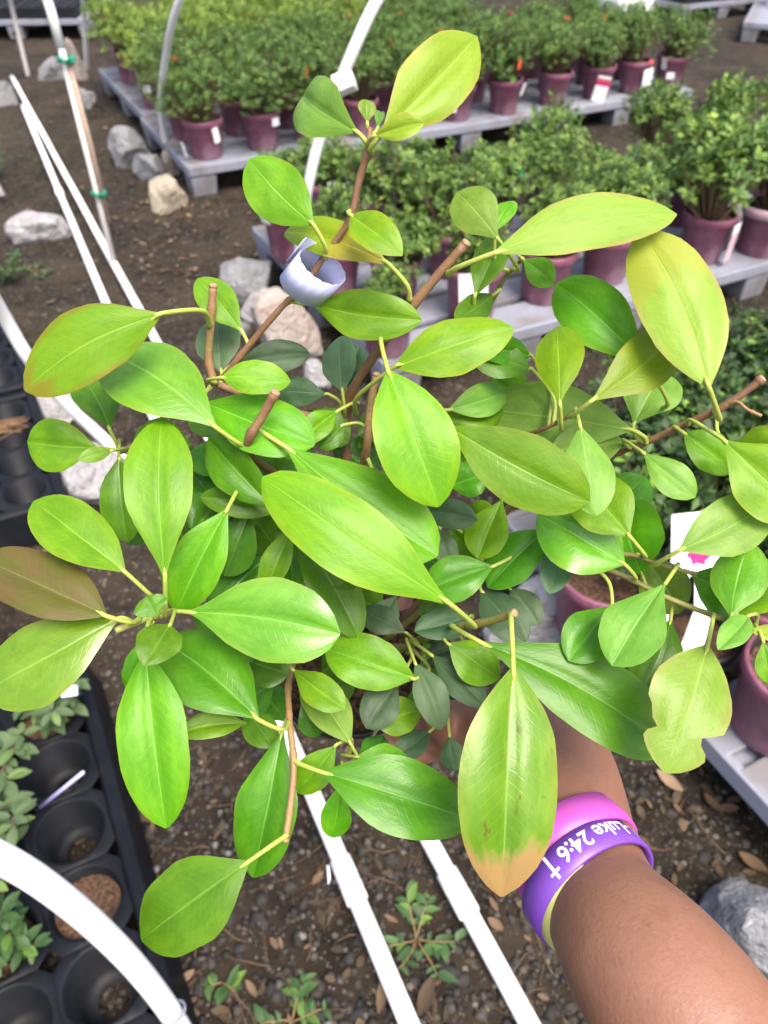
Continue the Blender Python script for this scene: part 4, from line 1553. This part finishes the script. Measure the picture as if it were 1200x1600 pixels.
def leaf(bx, by, tx, ty, w, d, kind, dt=None, at=None, fold=None, roll=None, arch=None, k=None, e=0.68, wave=0.06, bend=0.0, pet=True, twist=0.0, notch=None):
    """one blade from its base pixel to its tip pixel, w pixels wide, at depth d"""
    global LEAF_N
    LEAF_N += 1
    rr = random.Random(LEAF_N * 7 + 3)
    dt = (rr.uniform(0.0, 0.022) if ty < by - 25 else rr.uniform(-0.020, 0.006)) if dt is None else dt
    fold = rr.uniform(8, 20) * rr.choice((1, 1, -0.7)) if fold is None else fold
    auto_roll = roll is None
    roll = rr.uniform(-24, 24) if roll is None else roll
    arch = rr.uniform(0.02, 0.07) if arch is None else arch
    k = rr.uniform(0.92, 1.32) if k is None else k
    B, T = pl(bx, by, d), pl(tx, ty, d + dt)
    ax = T - B
    L = ax.length
    a = ax.normalized()
    n = (CC - PL - (B + T) / 2).normalized()
    s = a.cross(n).normalized()
    n = s.cross(a).normalized()
    if auto_roll and rr.random() < 0.85:
        sg = 1 if (n * math.cos(0.4) - s * math.sin(0.4)).z > (n * math.cos(0.4) + s * math.sin(0.4)).z else -1
        roll = abs(roll) * sg
    rl = math.radians(roll)
    s0, n0 = s.copy(), n.copy()
    s = s0 * math.cos(rl) + n0 * math.sin(rl)
    n = n0 * math.cos(rl) - s0 * math.sin(rl)
    fo = math.radians(fold)
    w3 = 1.02 * w * (d + dt / 2) / FPX / max(0.5, math.cos(fo) * math.cos(rl))
    curl = rr.uniform(-0.03, 0.15)
    twist = twist + rr.uniform(-18, 18)
    quilt = rr.uniform(0.02, 0.085)
    bend = bend + rr.uniform(-0.035, 0.035)
    NU, NV = 22, 12
    vs_, uvs, fs = [], [], []
    ph = rr.uniform(0, 6.28)
    for i in range(NU + 1):
        u = i / NU
        hw = w3 / 2 * prof_at(min(1.0, u ** k)) ** (e / 0.66) * (1 + 0.06 * noise.noise(V((u * 5.0, LEAF_N * 1.7, 0.3))))
        c = B + ax * u + n * (arch * L * 4 * u * (1 - u)) + s * (bend * L * math.sin(math.pi * u)) - n * (curl * L * u ** 3)
        tw_ = math.radians(twist) * (u - 0.4)
        s1 = s * math.cos(tw_) + n * math.sin(tw_)
        n1 = n * math.cos(tw_) - s * math.sin(tw_)
        for j in range(NV + 1):
            v = -1 + 2 * j / NV
            av = abs(v)
            sgn = 1 if v >= 0 else -1
            hh = hw
            if notch:
                for (nu, nsd, amt, nwid) in notch:
                    if sgn == nsd:
                        hh = hh * (1 - amt * max(0.0, 1 - abs(u - nu) / nwid))
            lat = hh * (av * math.cos(fo) - 0.10 * av * av * abs(math.sin(fo)))
            upw = hh * math.sin(fo) * (av - 0.42 * av * av)
            upw += wave * hw * math.sin(u * 9 + ph + (1.7 if v > 0 else 0)) * av * av
            upw += hw * 0.05 * noise.noise(V((u * 3.5, v * 1.6, LEAF_N * 3.3)))
            upw += hw * quilt * math.sin(math.pi * av ** 0.8)
            upw -= hw * 0.03 * max(0.0, 1 - av * 6)
            vs_.append(c + s1 * (sgn * lat) + n1 * upw)
            uvs.append((u, j / NV))
    for i in range(NU):
        for j in range(NV):
            q = i * (NV + 1) + j
            fs.append((q, q + 1, q + NV + 2, q + NV + 1))
    m = MB()
    m.add(vs_, fs, 0)
    nb = len(m.f)
    nvb = len(m.v)
    if pet:
        if at is not None:
            A = pl(*at)
        else:
            A = min(STEMS, key=lambda q: (q - B).length + 0.6 * max(0, -(q - B).dot(a) * -1))
            if (A - B).length > 0.085:
                A = B - a * 0.03 - n * 0.02
        q1 = B - a * min(0.4 * (A - B).length, 0.018)
        cs = spline([A, A.lerp(q1, 0.55) - n * 0.001, B - a * 0.0005 - n * 0.0002, B + a * (0.06 * L) + n * (arch * L * 0.22 - 0.0003), B + a * (0.13 * L) + n * (arch * L * 0.45 - 0.0016)], 5)
        r0 = 0.00115 * (0.75 + 0.45 * min(1.3, L / 0.09))
        m.tube(cs, [r0 * 1.25 if i < 2 else r0 * (1 - 0.30 * i / len(cs)) * min(1.0, 0.12 + (len(cs) - 1 - i) / 8) for i in range(len(cs))], 7, 1)
    me = m.mesh('leaf', [LM[kind], STEM['petiole']])
    uvl = me.uv_layers.new(name='leaf_uv')
    for p in me.polygons:
        for li in p.loop_indices:
            vi = me.loops[li].vertex_index
            uvl.data[li].uv = uvs[vi] if vi < nvb else (0.1, 0.5)
    return link('leaf', me, plant)


# --- the top shoot
leaf(592, 214, 746, 56, 108, .322, 'yellow', at=(580, 238, .334), dt=.012, fold=14, k=1.05, e=.8)
leaf(583, 213, 662, 192, 40, .322, 'yellow', at=(580, 236, .334), fold=28, roll=20)
leaf(560, 208, 458, 138, 92, .330, 'pale', at=(575, 232, .335), dt=.03, roll=0, fold=10, k=1.2, e=.62)
leaf(574, 192, 572, 156, 30, .330, 'pale', fold=25, at=(578, 205, .332))
leaf(590, 200, 596, 172, 16, .333, 'pale', fold=35, at=(580, 208, .332))
leaf(490, 352, 390, 250, 92, .340, 'bright', at=(508, 404, .357), fold=-8, k=1.1, e=.62)
leaf(606, 412, 438, 350, 60, .348, 'peach', at=(640, 470, .362), fold=16, roll=-26, arch=.08)
leaf(547, 335, 626, 392, 60, .336, 'gold', at=(548, 330, .345), fold=10, e=.78)
leaf(488, 476, 652, 498, 78, .372, 'bright', at=(452, 470, .369), fold=14)
# --- upper right
leaf(768, 397, 1064, 326, 86, .330, 'under', at=(700, 428, .351), fold=-12, roll=22, dt=.0, arch=.03, bend=-.05, e=.70, wave=.08)
leaf(780, 376, 712, 298, 74, .345, 'pale', at=(800, 420, .386), fold=-12, e=.66)
leaf(774, 362, 802, 308, 34, .356, 'bright', at=(796, 424, .386))
leaf(742, 464, 782, 362, 54, .362, 'mid', at=(760, 480, .402), fold=20)
leaf(816, 404, 864, 444, 44, .368, 'bright', at=(816, 405, .378), fold=14)
leaf(772, 460, 712, 500, 46, .375, 'mid', at=(778, 454, .395))
leaf(1108, 606, 1002, 360, 124, .328, 'blush', at=(1117, 642, .381), dt=.018, fold=-10, e=.64, k=.95, wave=.05)
leaf(1012, 574, 868, 438, 96, .362, 'bright', at=(1030, 640, .41), fold=8, e=.64)
leaf(875, 634, 866, 500, 78, .352, 'gold', at=(874, 656, .39), fold=-14)
leaf(922, 628, 1062, 515, 86, .345, 'redtip', at=(900, 643, .382), fold=8)
# --- centre
leaf(616, 574, 803, 512, 86, .360, 'gold', at=(556, 648, .42), fold=-12, dt=-.004)
leaf(606, 578, 688, 790, 124, .345, 'gold', at=(605, 530, .378), fold=10, e=.62, dt=-.004)
leaf(832, 578, 735, 556, 58, .398, 'mid')
leaf(830, 556, 745, 545, 44, .405, 'mid')
leaf(700, 640, 800, 606, 52, .395, 'pale', fold=10)
leaf(690, 650, 790, 640, 60, .405, 'bright')
leaf(988, 672, 745, 636, 104, .398, 'pale', at=(1010, 692, .405), fold=6, e=.66)
leaf(990, 664, 1036, 580, 92, .402, 'pale', at=(1005, 690, .405), e=.66)
leaf(978, 690, 860, 705, 70, .408, 'pale', at=(1010, 692, .405))
leaf(698, 664, 916, 788, 116, .348, 'sheen', at=(650, 640, .39), fold=8, e=.64)
leaf(906, 664, 934, 802, 80, .352, 'pale', at=(902, 650, .383), fold=-22, k=1.1, e=.7)
leaf(984, 838, 900, 752, 96, .366, 'bright', at=(1005, 868, .39), fold=10)
leaf(976, 882, 842, 800, 112, .378, 'sheen', at=(992, 908, .389), fold=10, e=.66)
leaf(1003, 706, 1087, 776, 54, .372, 'pale', at=(985, 701, .412), fold=6)
leaf(1068, 676, 1150, 736, 62, .378, 'bright', at=(1060, 670, .395))
leaf(1128, 686, 1262, 806, 112, .355, 'gold', at=(1074, 664, .394), fold=14, dt=-.01)
leaf(1150, 700, 1240, 690, 60, .372, 'redtip', at=(1120, 645, .383), fold=10)
leaf(1060, 861, 1206, 782, 92, .352, 'pale', at=(1030, 880, .386), fold=6, e=.64)
leaf(1004, 900, 975, 778, 108, .398, 'bright', at=(1012, 925, .387), fold=6, e=.62)
leaf(1010, 872, 1062, 958, 78, .412, 'pale', e=.66)
leaf(1080, 896, 1186, 956, 86, .384, 'mid', at=(1070, 892, .384), fold=12)
leaf(1142, 966, 1172, 848, 84, .350, 'sheen', at=(1140, 968, .373), fold=-18, roll=14)
leaf(1148, 962, 1226, 880, 96, .362, 'bright', at=(1145, 970, .374))
leaf(1170, 962, 1126, 1010, 44, .345, 'pale', at=(1180, 978, .372), fold=24)
leaf(1165, 984, 1230, 992, 26, .36, 'yellow', at=(1150, 975, .373))
leaf(1192, 1000, 1206, 1070, 36, .355, 'bright', at=(1175, 980, .373))
leaf(1042, 908, 956, 1040, 96, .358, 'pale', at=(1052, 890, .388), fold=10, e=.76)
leaf(956, 946, 888, 1034, 76, .384, 'mid', at=(932, 888, .392), fold=10)
leaf(1048, 968, 1004, 1088, 78, .388, 'deep', at=(1050, 937, .382), fold=16)
leaf(985, 1000, 920, 1045, 70, .398, 'mid', pet=False)
leaf(1106, 1008, 1046, 1206, 124, .345, 'bite', at=(1112, 962, .378), dt=-.022, fold=-8, e=.62, k=.92, wave=.06, notch=[(.70, -1, .55, .10), (.72, 1, .45, .08), (.62, 1, .25, .06)])
leaf(748, 1002, 1050, 1170, 122, .376, 'mid', at=(712, 980, .416), fold=12, e=.64, dt=-.008)
leaf(802, 1042, 801, 1411, 154, .338, 'scorch', at=(797, 960, .382), fold=12, k=.90, e=.66, dt=-.026, wave=.05, arch=.03)
leaf(706, 946, 412, 740, 124, .350, 'gold', at=(730, 976, .408), fold=-10, e=.64, dt=-.012)
leaf(446, 698, 684, 868, 124, .368, 'bright', at=(400, 668, .381), fold=10, e=.62)
# --- left
leaf(254, 490, 38, 610, 108, .342, 'red', at=(328, 512, .382), fold=-8, bend=.07, e=.64, k=1.05)
leaf(338, 668, 160, 528, 128, .360, 'sheen', at=(384, 694, .386), fold=-8, e=.62)
leaf(172, 672, 122, 580, 66, .392, 'mid', at=(186, 704, .425), fold=8)
leaf(156, 700, 40, 690, 82, .385, 'bright', at=(186, 706, .425), fold=8, e=.64)
leaf(176, 704, 126, 716, 24, .380, 'pale', at=(190, 706, .425))
leaf(258, 906, 250, 648, 106, .348, 'bright', at=(256, 956, .382), fold=12, e=.64)
leaf(196, 894, 50, 772, 92, .356, 'bright', at=(242, 936, .380), fold=8, e=.64)
leaf(166, 962, -34, 866, 100, .352, 'brown', at=(218, 968, .370), fold=10, e=.62)
leaf(186, 966, -36, 1078, 124, .362, 'sheen', at=(205, 975, .366), fold=-8, e=.62)
leaf(266, 975, 226, 1034, 66, .338, 'mid', at=(250, 965, .376), e=.7, fold=6)
leaf(244, 962, 228, 932, 52, .338, 'mid', pet=False, e=.6, fold=6, arch=0.0)
leaf(228, 1018, 256, 1298, 106, .358, 'bright', at=(236, 965, .375), fold=12, e=.64)
leaf(224, 1000, 204, 1090, 46, .372, 'mid', at=(240, 970, .376))
leaf(404, 1124, 252, 990, 122, .362, 'mid', at=(452, 1128, .387), fold=8, e=.62)
leaf(292, 956, 529, 990, 130, .364, 'sheen', at=(250, 958, .380), fold=10, e=.64)
leaf(356, 794, 272, 958, 84, .372, 'bright', at=(366, 775, .42), fold=24)
leaf(186, 714, 198, 848, 62, .392, 'mid', at=(188, 706, .425), fold=14)
leaf(300, 694, 208, 688, 72, .398, 'bright', pet=False)
leaf(426, 792, 322, 684, 70, .384, 'mid', at=(440, 800, .43), fold=26, roll=18)
leaf(318, 628, 484, 684, 98, .388, 'bright', at=(330, 604, .394), fold=8, e=.64)
leaf(345, 590, 453, 593, 54, .368, 'gold', at=(338, 598, .393), fold=-8)
leaf(378, 518, 308, 436, 56, .384, 'bright', at=(388, 545, .386), fold=8)
leaf(346, 582, 336, 488, 70, .400, 'grey', at=(342, 600, .395))
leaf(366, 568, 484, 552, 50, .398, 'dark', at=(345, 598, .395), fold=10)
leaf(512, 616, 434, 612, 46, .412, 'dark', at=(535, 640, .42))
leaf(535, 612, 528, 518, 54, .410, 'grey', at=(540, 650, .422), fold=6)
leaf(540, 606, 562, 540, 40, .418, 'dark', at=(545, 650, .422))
leaf(528, 642, 466, 692, 44, .396, 'bright', at=(560, 630, .415), fold=22)
leaf(535, 665, 500, 700, 40, .404, 'mid')
leaf(436, 800, 312, 776, 50, .402, 'mid', fold=10)
leaf(392, 796, 352, 900, 70, .412, 'deep', fold=16)
leaf(352, 770, 300, 830, 70, .42, 'deep', pet=False)
leaf(330, 740, 300, 850, 70, .428, 'deep', pet=False)
leaf(458, 818, 407, 928, 46, .384, 'bright', at=(470, 800, .44), fold=20)
leaf(468, 836, 563, 994, 78, .404, 'mid', at=(460, 810, .44), fold=10, e=.62)
leaf(448, 836, 462, 950, 62, .412, 'mid', at=(455, 810, .44))
leaf(500, 842, 552, 920, 60, .416, 'mid', pet=False)
leaf(545, 845, 560, 905, 50, .422, 'deep', pet=False)
# --- lower right of the centre
leaf(772, 884, 664, 922, 72, .396, 'mid', at=(800, 864, .415), fold=10, e=.64)
leaf(853, 828, 762, 918, 72, .404, 'mid', at=(875, 812, .43), fold=8)
leaf(786, 778, 744, 870, 66, .402, 'bright', at=(800, 760, .44), fold=10)
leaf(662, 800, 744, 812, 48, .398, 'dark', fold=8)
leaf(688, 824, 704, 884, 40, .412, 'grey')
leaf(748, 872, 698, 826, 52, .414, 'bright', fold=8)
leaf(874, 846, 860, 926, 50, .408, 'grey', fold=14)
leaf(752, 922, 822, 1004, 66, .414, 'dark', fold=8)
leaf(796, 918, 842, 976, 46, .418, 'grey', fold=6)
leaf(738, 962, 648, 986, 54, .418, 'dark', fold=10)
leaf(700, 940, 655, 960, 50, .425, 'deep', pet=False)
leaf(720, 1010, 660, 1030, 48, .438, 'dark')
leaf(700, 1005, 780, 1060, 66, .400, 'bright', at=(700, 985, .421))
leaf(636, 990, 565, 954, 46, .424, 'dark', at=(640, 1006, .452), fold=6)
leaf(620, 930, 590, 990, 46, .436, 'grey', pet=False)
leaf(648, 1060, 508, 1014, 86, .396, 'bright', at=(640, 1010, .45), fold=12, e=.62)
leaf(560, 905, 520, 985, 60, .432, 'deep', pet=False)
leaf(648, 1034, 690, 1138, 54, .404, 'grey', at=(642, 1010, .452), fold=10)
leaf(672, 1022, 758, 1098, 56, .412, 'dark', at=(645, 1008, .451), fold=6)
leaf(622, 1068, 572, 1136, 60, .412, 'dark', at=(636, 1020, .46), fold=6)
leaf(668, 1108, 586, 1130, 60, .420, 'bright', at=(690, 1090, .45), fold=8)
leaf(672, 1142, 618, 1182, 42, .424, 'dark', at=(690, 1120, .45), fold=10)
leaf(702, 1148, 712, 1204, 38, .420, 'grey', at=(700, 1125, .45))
leaf(556, 1182, 642, 1192, 46, .402, 'bright', at=(545, 1180, .428))
leaf(548, 1162, 478, 1052, 64, .398, 'pale', at=(560, 1190, .43), fold=8, e=.64)
leaf(456, 1044, 536, 1106, 54, .390, 'bright', at=(470, 1020, .445), fold=10)
leaf(376, 1030, 452, 1054, 66, .420, 'deep', at=(385, 1033, .45), fold=10)
leaf(300, 965, 396, 1030, 70, .412, 'deep', pet=False)
leaf(526, 1164, 462, 1238, 54, .398, 'bright', at=(545, 1180, .428), fold=12)
leaf(532, 1222, 519, 1312, 48, .392, 'bright', at=(530, 1196, .42), fold=8)
leaf(502, 1206, 742, 1278, 114, .366, 'mid', at=(458, 1186, .377), fold=12, e=.62, dt=-.004)
leaf(442, 1140, 394, 1372, 96, .394, 'mid', at=(453, 1115, .390), fold=10, e=.64)
leaf(390, 1345, 208, 1476, 126, .352, 'mid', at=(449, 1304, .365), fold=-6, e=.68, k=1.0)
leaf(386, 1130, 278, 1146, 42, .388, 'bright', pet=False)
leaf(384, 1106, 428, 1168, 50, .412, 'deep', at=(380, 1060, .45))
leaf(470, 1090, 500, 1150, 50, .425, 'deep', pet=False)
leaf(600, 1150, 570, 1190, 40, .428, 'deep', pet=False)
leaf(620, 700, 700, 720, 80, .42, 'mid', pet=False)
leaf(700, 760, 760, 740, 60, .43, 'mid', pet=False)
leaf(880, 740, 800, 720, 90, .425, 'mid', pet=False)
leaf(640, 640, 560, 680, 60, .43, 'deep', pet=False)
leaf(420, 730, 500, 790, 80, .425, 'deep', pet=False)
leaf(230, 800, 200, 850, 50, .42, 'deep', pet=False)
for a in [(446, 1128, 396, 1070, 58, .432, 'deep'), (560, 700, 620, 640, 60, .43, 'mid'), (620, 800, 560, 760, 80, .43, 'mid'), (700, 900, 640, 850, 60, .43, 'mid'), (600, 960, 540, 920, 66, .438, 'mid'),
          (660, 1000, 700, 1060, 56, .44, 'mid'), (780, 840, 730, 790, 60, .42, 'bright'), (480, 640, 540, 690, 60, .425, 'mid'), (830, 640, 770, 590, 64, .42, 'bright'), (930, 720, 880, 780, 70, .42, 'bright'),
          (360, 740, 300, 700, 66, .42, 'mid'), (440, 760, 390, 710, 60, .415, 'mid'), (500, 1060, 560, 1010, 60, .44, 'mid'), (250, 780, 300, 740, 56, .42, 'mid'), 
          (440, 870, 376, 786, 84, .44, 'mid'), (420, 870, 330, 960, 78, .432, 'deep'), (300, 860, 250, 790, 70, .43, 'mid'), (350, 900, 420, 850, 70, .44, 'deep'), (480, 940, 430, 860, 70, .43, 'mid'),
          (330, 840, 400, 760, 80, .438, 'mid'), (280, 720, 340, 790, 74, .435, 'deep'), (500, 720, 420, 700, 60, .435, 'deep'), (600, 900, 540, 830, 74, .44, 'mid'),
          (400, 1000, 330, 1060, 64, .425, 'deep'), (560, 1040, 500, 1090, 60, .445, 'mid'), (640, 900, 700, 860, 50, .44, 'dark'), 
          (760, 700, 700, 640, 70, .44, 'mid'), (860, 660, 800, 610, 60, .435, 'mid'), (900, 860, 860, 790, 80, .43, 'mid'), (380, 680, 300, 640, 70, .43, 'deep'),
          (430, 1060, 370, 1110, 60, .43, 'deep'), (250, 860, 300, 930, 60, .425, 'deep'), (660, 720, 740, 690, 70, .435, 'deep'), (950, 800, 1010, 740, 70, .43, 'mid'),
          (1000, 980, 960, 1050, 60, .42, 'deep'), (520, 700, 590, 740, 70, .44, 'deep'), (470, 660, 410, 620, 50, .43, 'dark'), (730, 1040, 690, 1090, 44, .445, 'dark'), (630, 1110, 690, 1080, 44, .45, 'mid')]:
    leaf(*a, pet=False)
# dried leaf on the potting mix
m = MB()
m.tint = None
dead_leaf(m, pl(632, 948, .462), 0.022, 0.010, 0.5, 1.2, 0.8)
m.build('dried_leaf', plain('dried pink brown leaf', (0.24, 0.10, 0.075), 0.7), plant)

# lavender paper tag looped round the shoot
ta = (pl(520, 402, .350) - pl(448, 470, .372)).normalized()
tc = pl(488, 432, .360)
e1 = (CR - ta * CR.dot(ta)).normalized()
e2 = ta.cross(e1)
ta2 = (ta + view * 0.22).normalized()
e1 = (CR - ta2 * CR.dot(ta2)).normalized()
e2 = ta2.cross(e1)
m = MB()
vs_, fs = [], []
NA = 34
for k in range(NA):
    a = math.radians(150 + 375 * k / (NA - 1))
    R_ = 0.0106 + 0.0020 * k / NA
    p = tc + e1 * (math.cos(a) * R_ * 1.12) + e2 * (math.sin(a) * R_ * 0.85)
    z0, z1 = -0.0095, 0.0085
    if k > NA - 8:
        z0 += 0.0012 * (k - NA + 8)
        z1 += 0.0010 * (k - NA + 8)
    jag = 0.00025 * (-1) ** k
    vs_ += [p + ta2 * z0, p + ta2 * (z1 + jag)]
for k in range(NA - 1):
    fs.append((2 * k, 2 * k + 2, 2 * k + 3, 2 * k + 1))
m.add(vs_, fs)
o = m.build('paper_tag', M_LAV, plant)
sm = o.modifiers.new('thickness', 'SOLIDIFY')
sm.thickness = 0.0003
o['label'] = 'lavender paper tag looped round the top shoot'

# ------------------------------------------------------------------ the arm
skin = NT('skin')
p = skin.coord()
n1 = skin.noise(14, 3, 0.6, p)
n2 = skin.noise(520, 4, 0.7, p)
n3 = skin.noise(60, 3, 0.6, p)
col = skin.mix(skin.step(n1, 0.3, 0.7), (0.200, 0.090, 0.056), (0.240, 0.112, 0.070))
col = skin.mix(skin.math('MULTIPLY', skin.step(n3, 0.48, 0.75), 0.45), col, (0.15, 0.062, 0.038))
n4 = skin.noise(170, 4, 0.7, p)
col = skin.mix(skin.math('MULTIPLY', skin.step(n4, 0.5, 0.72), 0.35), col, (0.26, 0.14, 0.095))
col = skin.mix(skin.math('MULTIPLY', skin.step(n2, 0.5, 0.7), 0.30), col, (0.12, 0.052, 0.032))
vs2 = skin.n('ShaderNodeTexVoronoi')
vs2.inputs['Scale'].default_value = 95
skin.l(p, vs2.inputs['Vector'])
col = skin.mix(skin.math('MULTIPLY', skin.math('LESS_THAN', vs2.outputs['Distance'], 0.10), 0.30), col, (0.15, 0.06, 0.035))
skin.set(Base_Color=col, Roughness=0.48)
skin.b.inputs['Subsurface Weight'].default_value = 0.06
skin.b.inputs['Subsurface Radius'].default_value = (0.008, 0.003, 0.0015)
skin.b.inputs['Subsurface Scale'].default_value = 0.6
skin.bump(skin.math('ADD', n2, skin.math('MULTIPLY', n3, 0.6)), 0.40, 0.0009)

person = empty('person', V((0.30, -0.16, 0)))
tag(person, 'bare right forearm with rubber wristbands, the hand holding up the plant pot', 'person')
PO = person.location.copy()
ARM = [(D(842, 1118, .500), .026), (D(886, 1210, .452), .0292), (D(930, 1385, .390), .0296), (D(1068, 1585, .322), .0368), (V((0.205, -0.01, 1.10)), .046), (V((0.262, -0.09, 1.16)), .047), (V((0.30, -0.16, 1.36)), .052)]
cs, rs = spline([(p - PO, r) for p, r in ARM], 16)
m = MB()
m.tube(cs, rs, 28, flat=1.0)
# hand: palm under the pot base, four fingers spread below it, thumb along its side
base_c = PL - PA * POT_H
ir = PXD
iw = -PYD
wr = D(866, 1165, .472)


def hp(a, b, c):
    """offset from the pot base: a to the photo's right, b downwards, c beyond the base"""
    return base_c + ir * a + iw * b - PA * c - PO


palm = [(wr - PO, .026), (hp(.072, .040, .012), .024), (hp(.048, .026, .016), .020)]
c2, r2 = spline(palm, 6)
m.tube(c2, r2, 18, flat=1.0)
for off, L, rad in ((-.030, .070, .0082), (-.010, .078, .0088), (.010, .074, .0086), (.028, .060, .0078)):
    # fingers run up and to the left under the base
    dirx, diry = -0.90, -0.42
    px_, py_ = 0.42, -0.90
    s0 = (.056 + px_ * off, .030 + py_ * off)
    s1 = (s0[0] + dirx * L * .45, s0[1] + diry * L * .45)
    s2 = (s0[0] + dirx * L * .8, s0[1] + diry * L * .8)
    s3 = (s0[0] + dirx * L * 1.02, s0[1] + diry * L * 1.02)
    c2, r2 = spline([(hp(.064 + px_ * off * .6, .036 + py_ * off * .6, .016), rad * 1.5), (hp(*s0, .014), rad * 1.18), (hp(*s1, .0115), rad * 1.05), (hp(*s2, .0095), rad), (hp(*s3, .0085), rad * .72)], 5)
    m.tube(c2, r2, 12)
c2, r2 = spline([(hp(.080, .042, .008), .018), (hp(.070, .044, -.014), .0125), (hp(.060, .040, -.036), .0102), (hp(.0515, .0335, -.056), .0094), (hp(.047, .029, -.066), .0066)], 6)
m.tube(c2, r2, 12)
arm = m.build('body', skin.mat, person)
rm = arm.modifiers.new('remesh', 'REMESH')
rm.mode = 'VOXEL'
rm.voxel_size = 0.0024
rm.use_smooth_shade = True
smo = arm.modifiers.new('smooth', 'SMOOTH')
smo.factor = 0.5
smo.iterations = 24


def rubber(name, c):
    t = NT(name)
    n = t.noise(40, 3, 0.6, t.coord())
    t.set(Base_Color=t.mix(n, tuple(k * 0.93 for k in c), c), Roughness=0.42)
    t.b.inputs['Subsurface Weight'].default_value = 0.15
    t.b.inputs['Subsurface Radius'].default_value = (0.004, 0.002, 0.004)
    t.bump(t.noise(400, 2, 0.5, t.coord()), 0.06, 0.001)
    return t.mat


def arm_frame(s):
    k = int(s)
    f = s - k
    p = cs[k].lerp(cs[k + 1], f) + PO
    t_ = (cs[min(k + 2, len(cs) - 1)] - cs[max(k - 1, 0)]).normalized()
    return p, t_


def band(s, tilt, shift, ra, rb, wd, mat, label, th=0.0019):
    """rubber ring; tilt bends its axis, shift moves it off the arm's centre line"""
    p, t_ = arm_frame(s)
    ax = (t_ + tilt).normalized()
    x = (CR - ax * CR.dot(ax)).normalized()
    y = ax.cross(x)
    p = p + shift
    m = MB()
    n = 72
    prof = [(-wd / 2, 0), (-wd / 2 + .0006, th), (0, th * 1.12), (wd / 2 - .0006, th), (wd / 2, 0), (0, -0.0001)]
    vs_, fs = [], []
    for k in range(n):
        a = 2 * math.pi * k / n
        rd = x * math.cos(a) * ra + y * math.sin(a) * rb
        nr = (x * math.cos(a) / ra + y * math.sin(a) / rb).normalized()
        for z, o_ in prof:
            vs_.append(p + rd + nr * o_ + ax * z - PO)
    q = len(prof)
    for k in range(n):
        k2 = (k + 1) % n
        for j in range(q):
            j2 = (j + 1) % q
            fs.append((k * q + j, k2 * q + j, k2 * q + j2, k * q + j2))
    m.add(vs_, fs)
    o = m.build('wristband', mat, person)
    o['label'] = label
    return o, p, ax, x, y


M_PINKB = rubber('pink rubber', (0.43, 0.07, 0.37))
M_PURPB = rubber('purple rubber', (0.155, 0.05, 0.37))
M_YELB = rubber('yellow green rubber', (0.50, 0.50, 0.16))
TL = view.cross(CR)
b1, *_ = band(27.5, CR * 0.42, (CR * -0.0060), .0336, .0322, .0175, M_PINKB, 'pink rubber wristband')
b2, bp, bax, bx_, by_ = band(31.8, CR * 0.40, (CR * -0.003), .0338, .0325, .0170, M_PURPB, 'purple rubber wristband with white lettering')
b3, *_ = band(33.0, CR * 0.62, (CR * -0.0035), .0312, .0298, .010, M_YELB, 'pale yellow green rubber wristband')

# lettering wrapped on the purple band
cu = bpy.data.curves.new('lettering', 'FONT')
cu.body = 'risen! -Luke 24:6'
cu.size = 0.0122
cu.extrude = 0
cu.offset = 0.00018
tob = bpy.data.objects.new('lettering_source', cu)
COL.objects.link(tob)
bpy.context.view_layer.update()
tm = bpy.data.meshes.new_from_object(tob)
bpy.data.objects.remove(tob, do_unlink=True)
bmx = bmesh.new()
bmx.from_mesh(tm)
bmesh.ops.subdivide_edges(bmx, edges=[e for e in bmx.edges if e.calc_length() > 0.0012], cuts=2)
xmax = max(v.co.x for v in bmx.verts)
for v in bmx.verts:
    v.co.x *= 0.071 / xmax
xmax = 0.071
# cross after the text
cx0 = xmax + 0.0035


def quad(x0, y0, x1, y1):
    vv = [bmx.verts.new((a, b, 0)) for a, b in ((x0, y0), (x1, y0), (x1, y1), (x0, y1))]
    bmx.faces.new(vv)


quad(cx0 + 0.0019, -0.0022, cx0 + 0.0034, 0.0062)
quad(cx0 + 0.0019, 0.0077, cx0 + 0.0034, 0.0108)
quad(cx0 - 0.0002, 0.0062, cx0 + 0.0055, 0.0077)
total = cx0 + 0.0053
RAD = 0.0338
TEXT_END = math.radians(140)          # angle of the end of the text on the ring
for v in bmx.verts:
    s_ = total - v.co.x                # distance from the end of the text
    a = TEXT_END - s_ / RAD
    z = (v.co.y - 0.0048)
    rd = bx_ * math.cos(a) * .0338 + by_ * math.sin(a) * .0325
    nr = (bx_ * math.cos(a) / .0338 + by_ * math.sin(a) / .0325).normalized()
    v.co = bp + rd + nr * (0.0019 * 1.12 + 0.0001) + bax * z - PO
bmx.to_mesh(tm)
bmx.free()
tm.materials.clear()
tm.materials.append(plain('white print', (0.85, 0.85, 0.88), 0.5, 0.02))
lo = link('lettering', tm, b2)
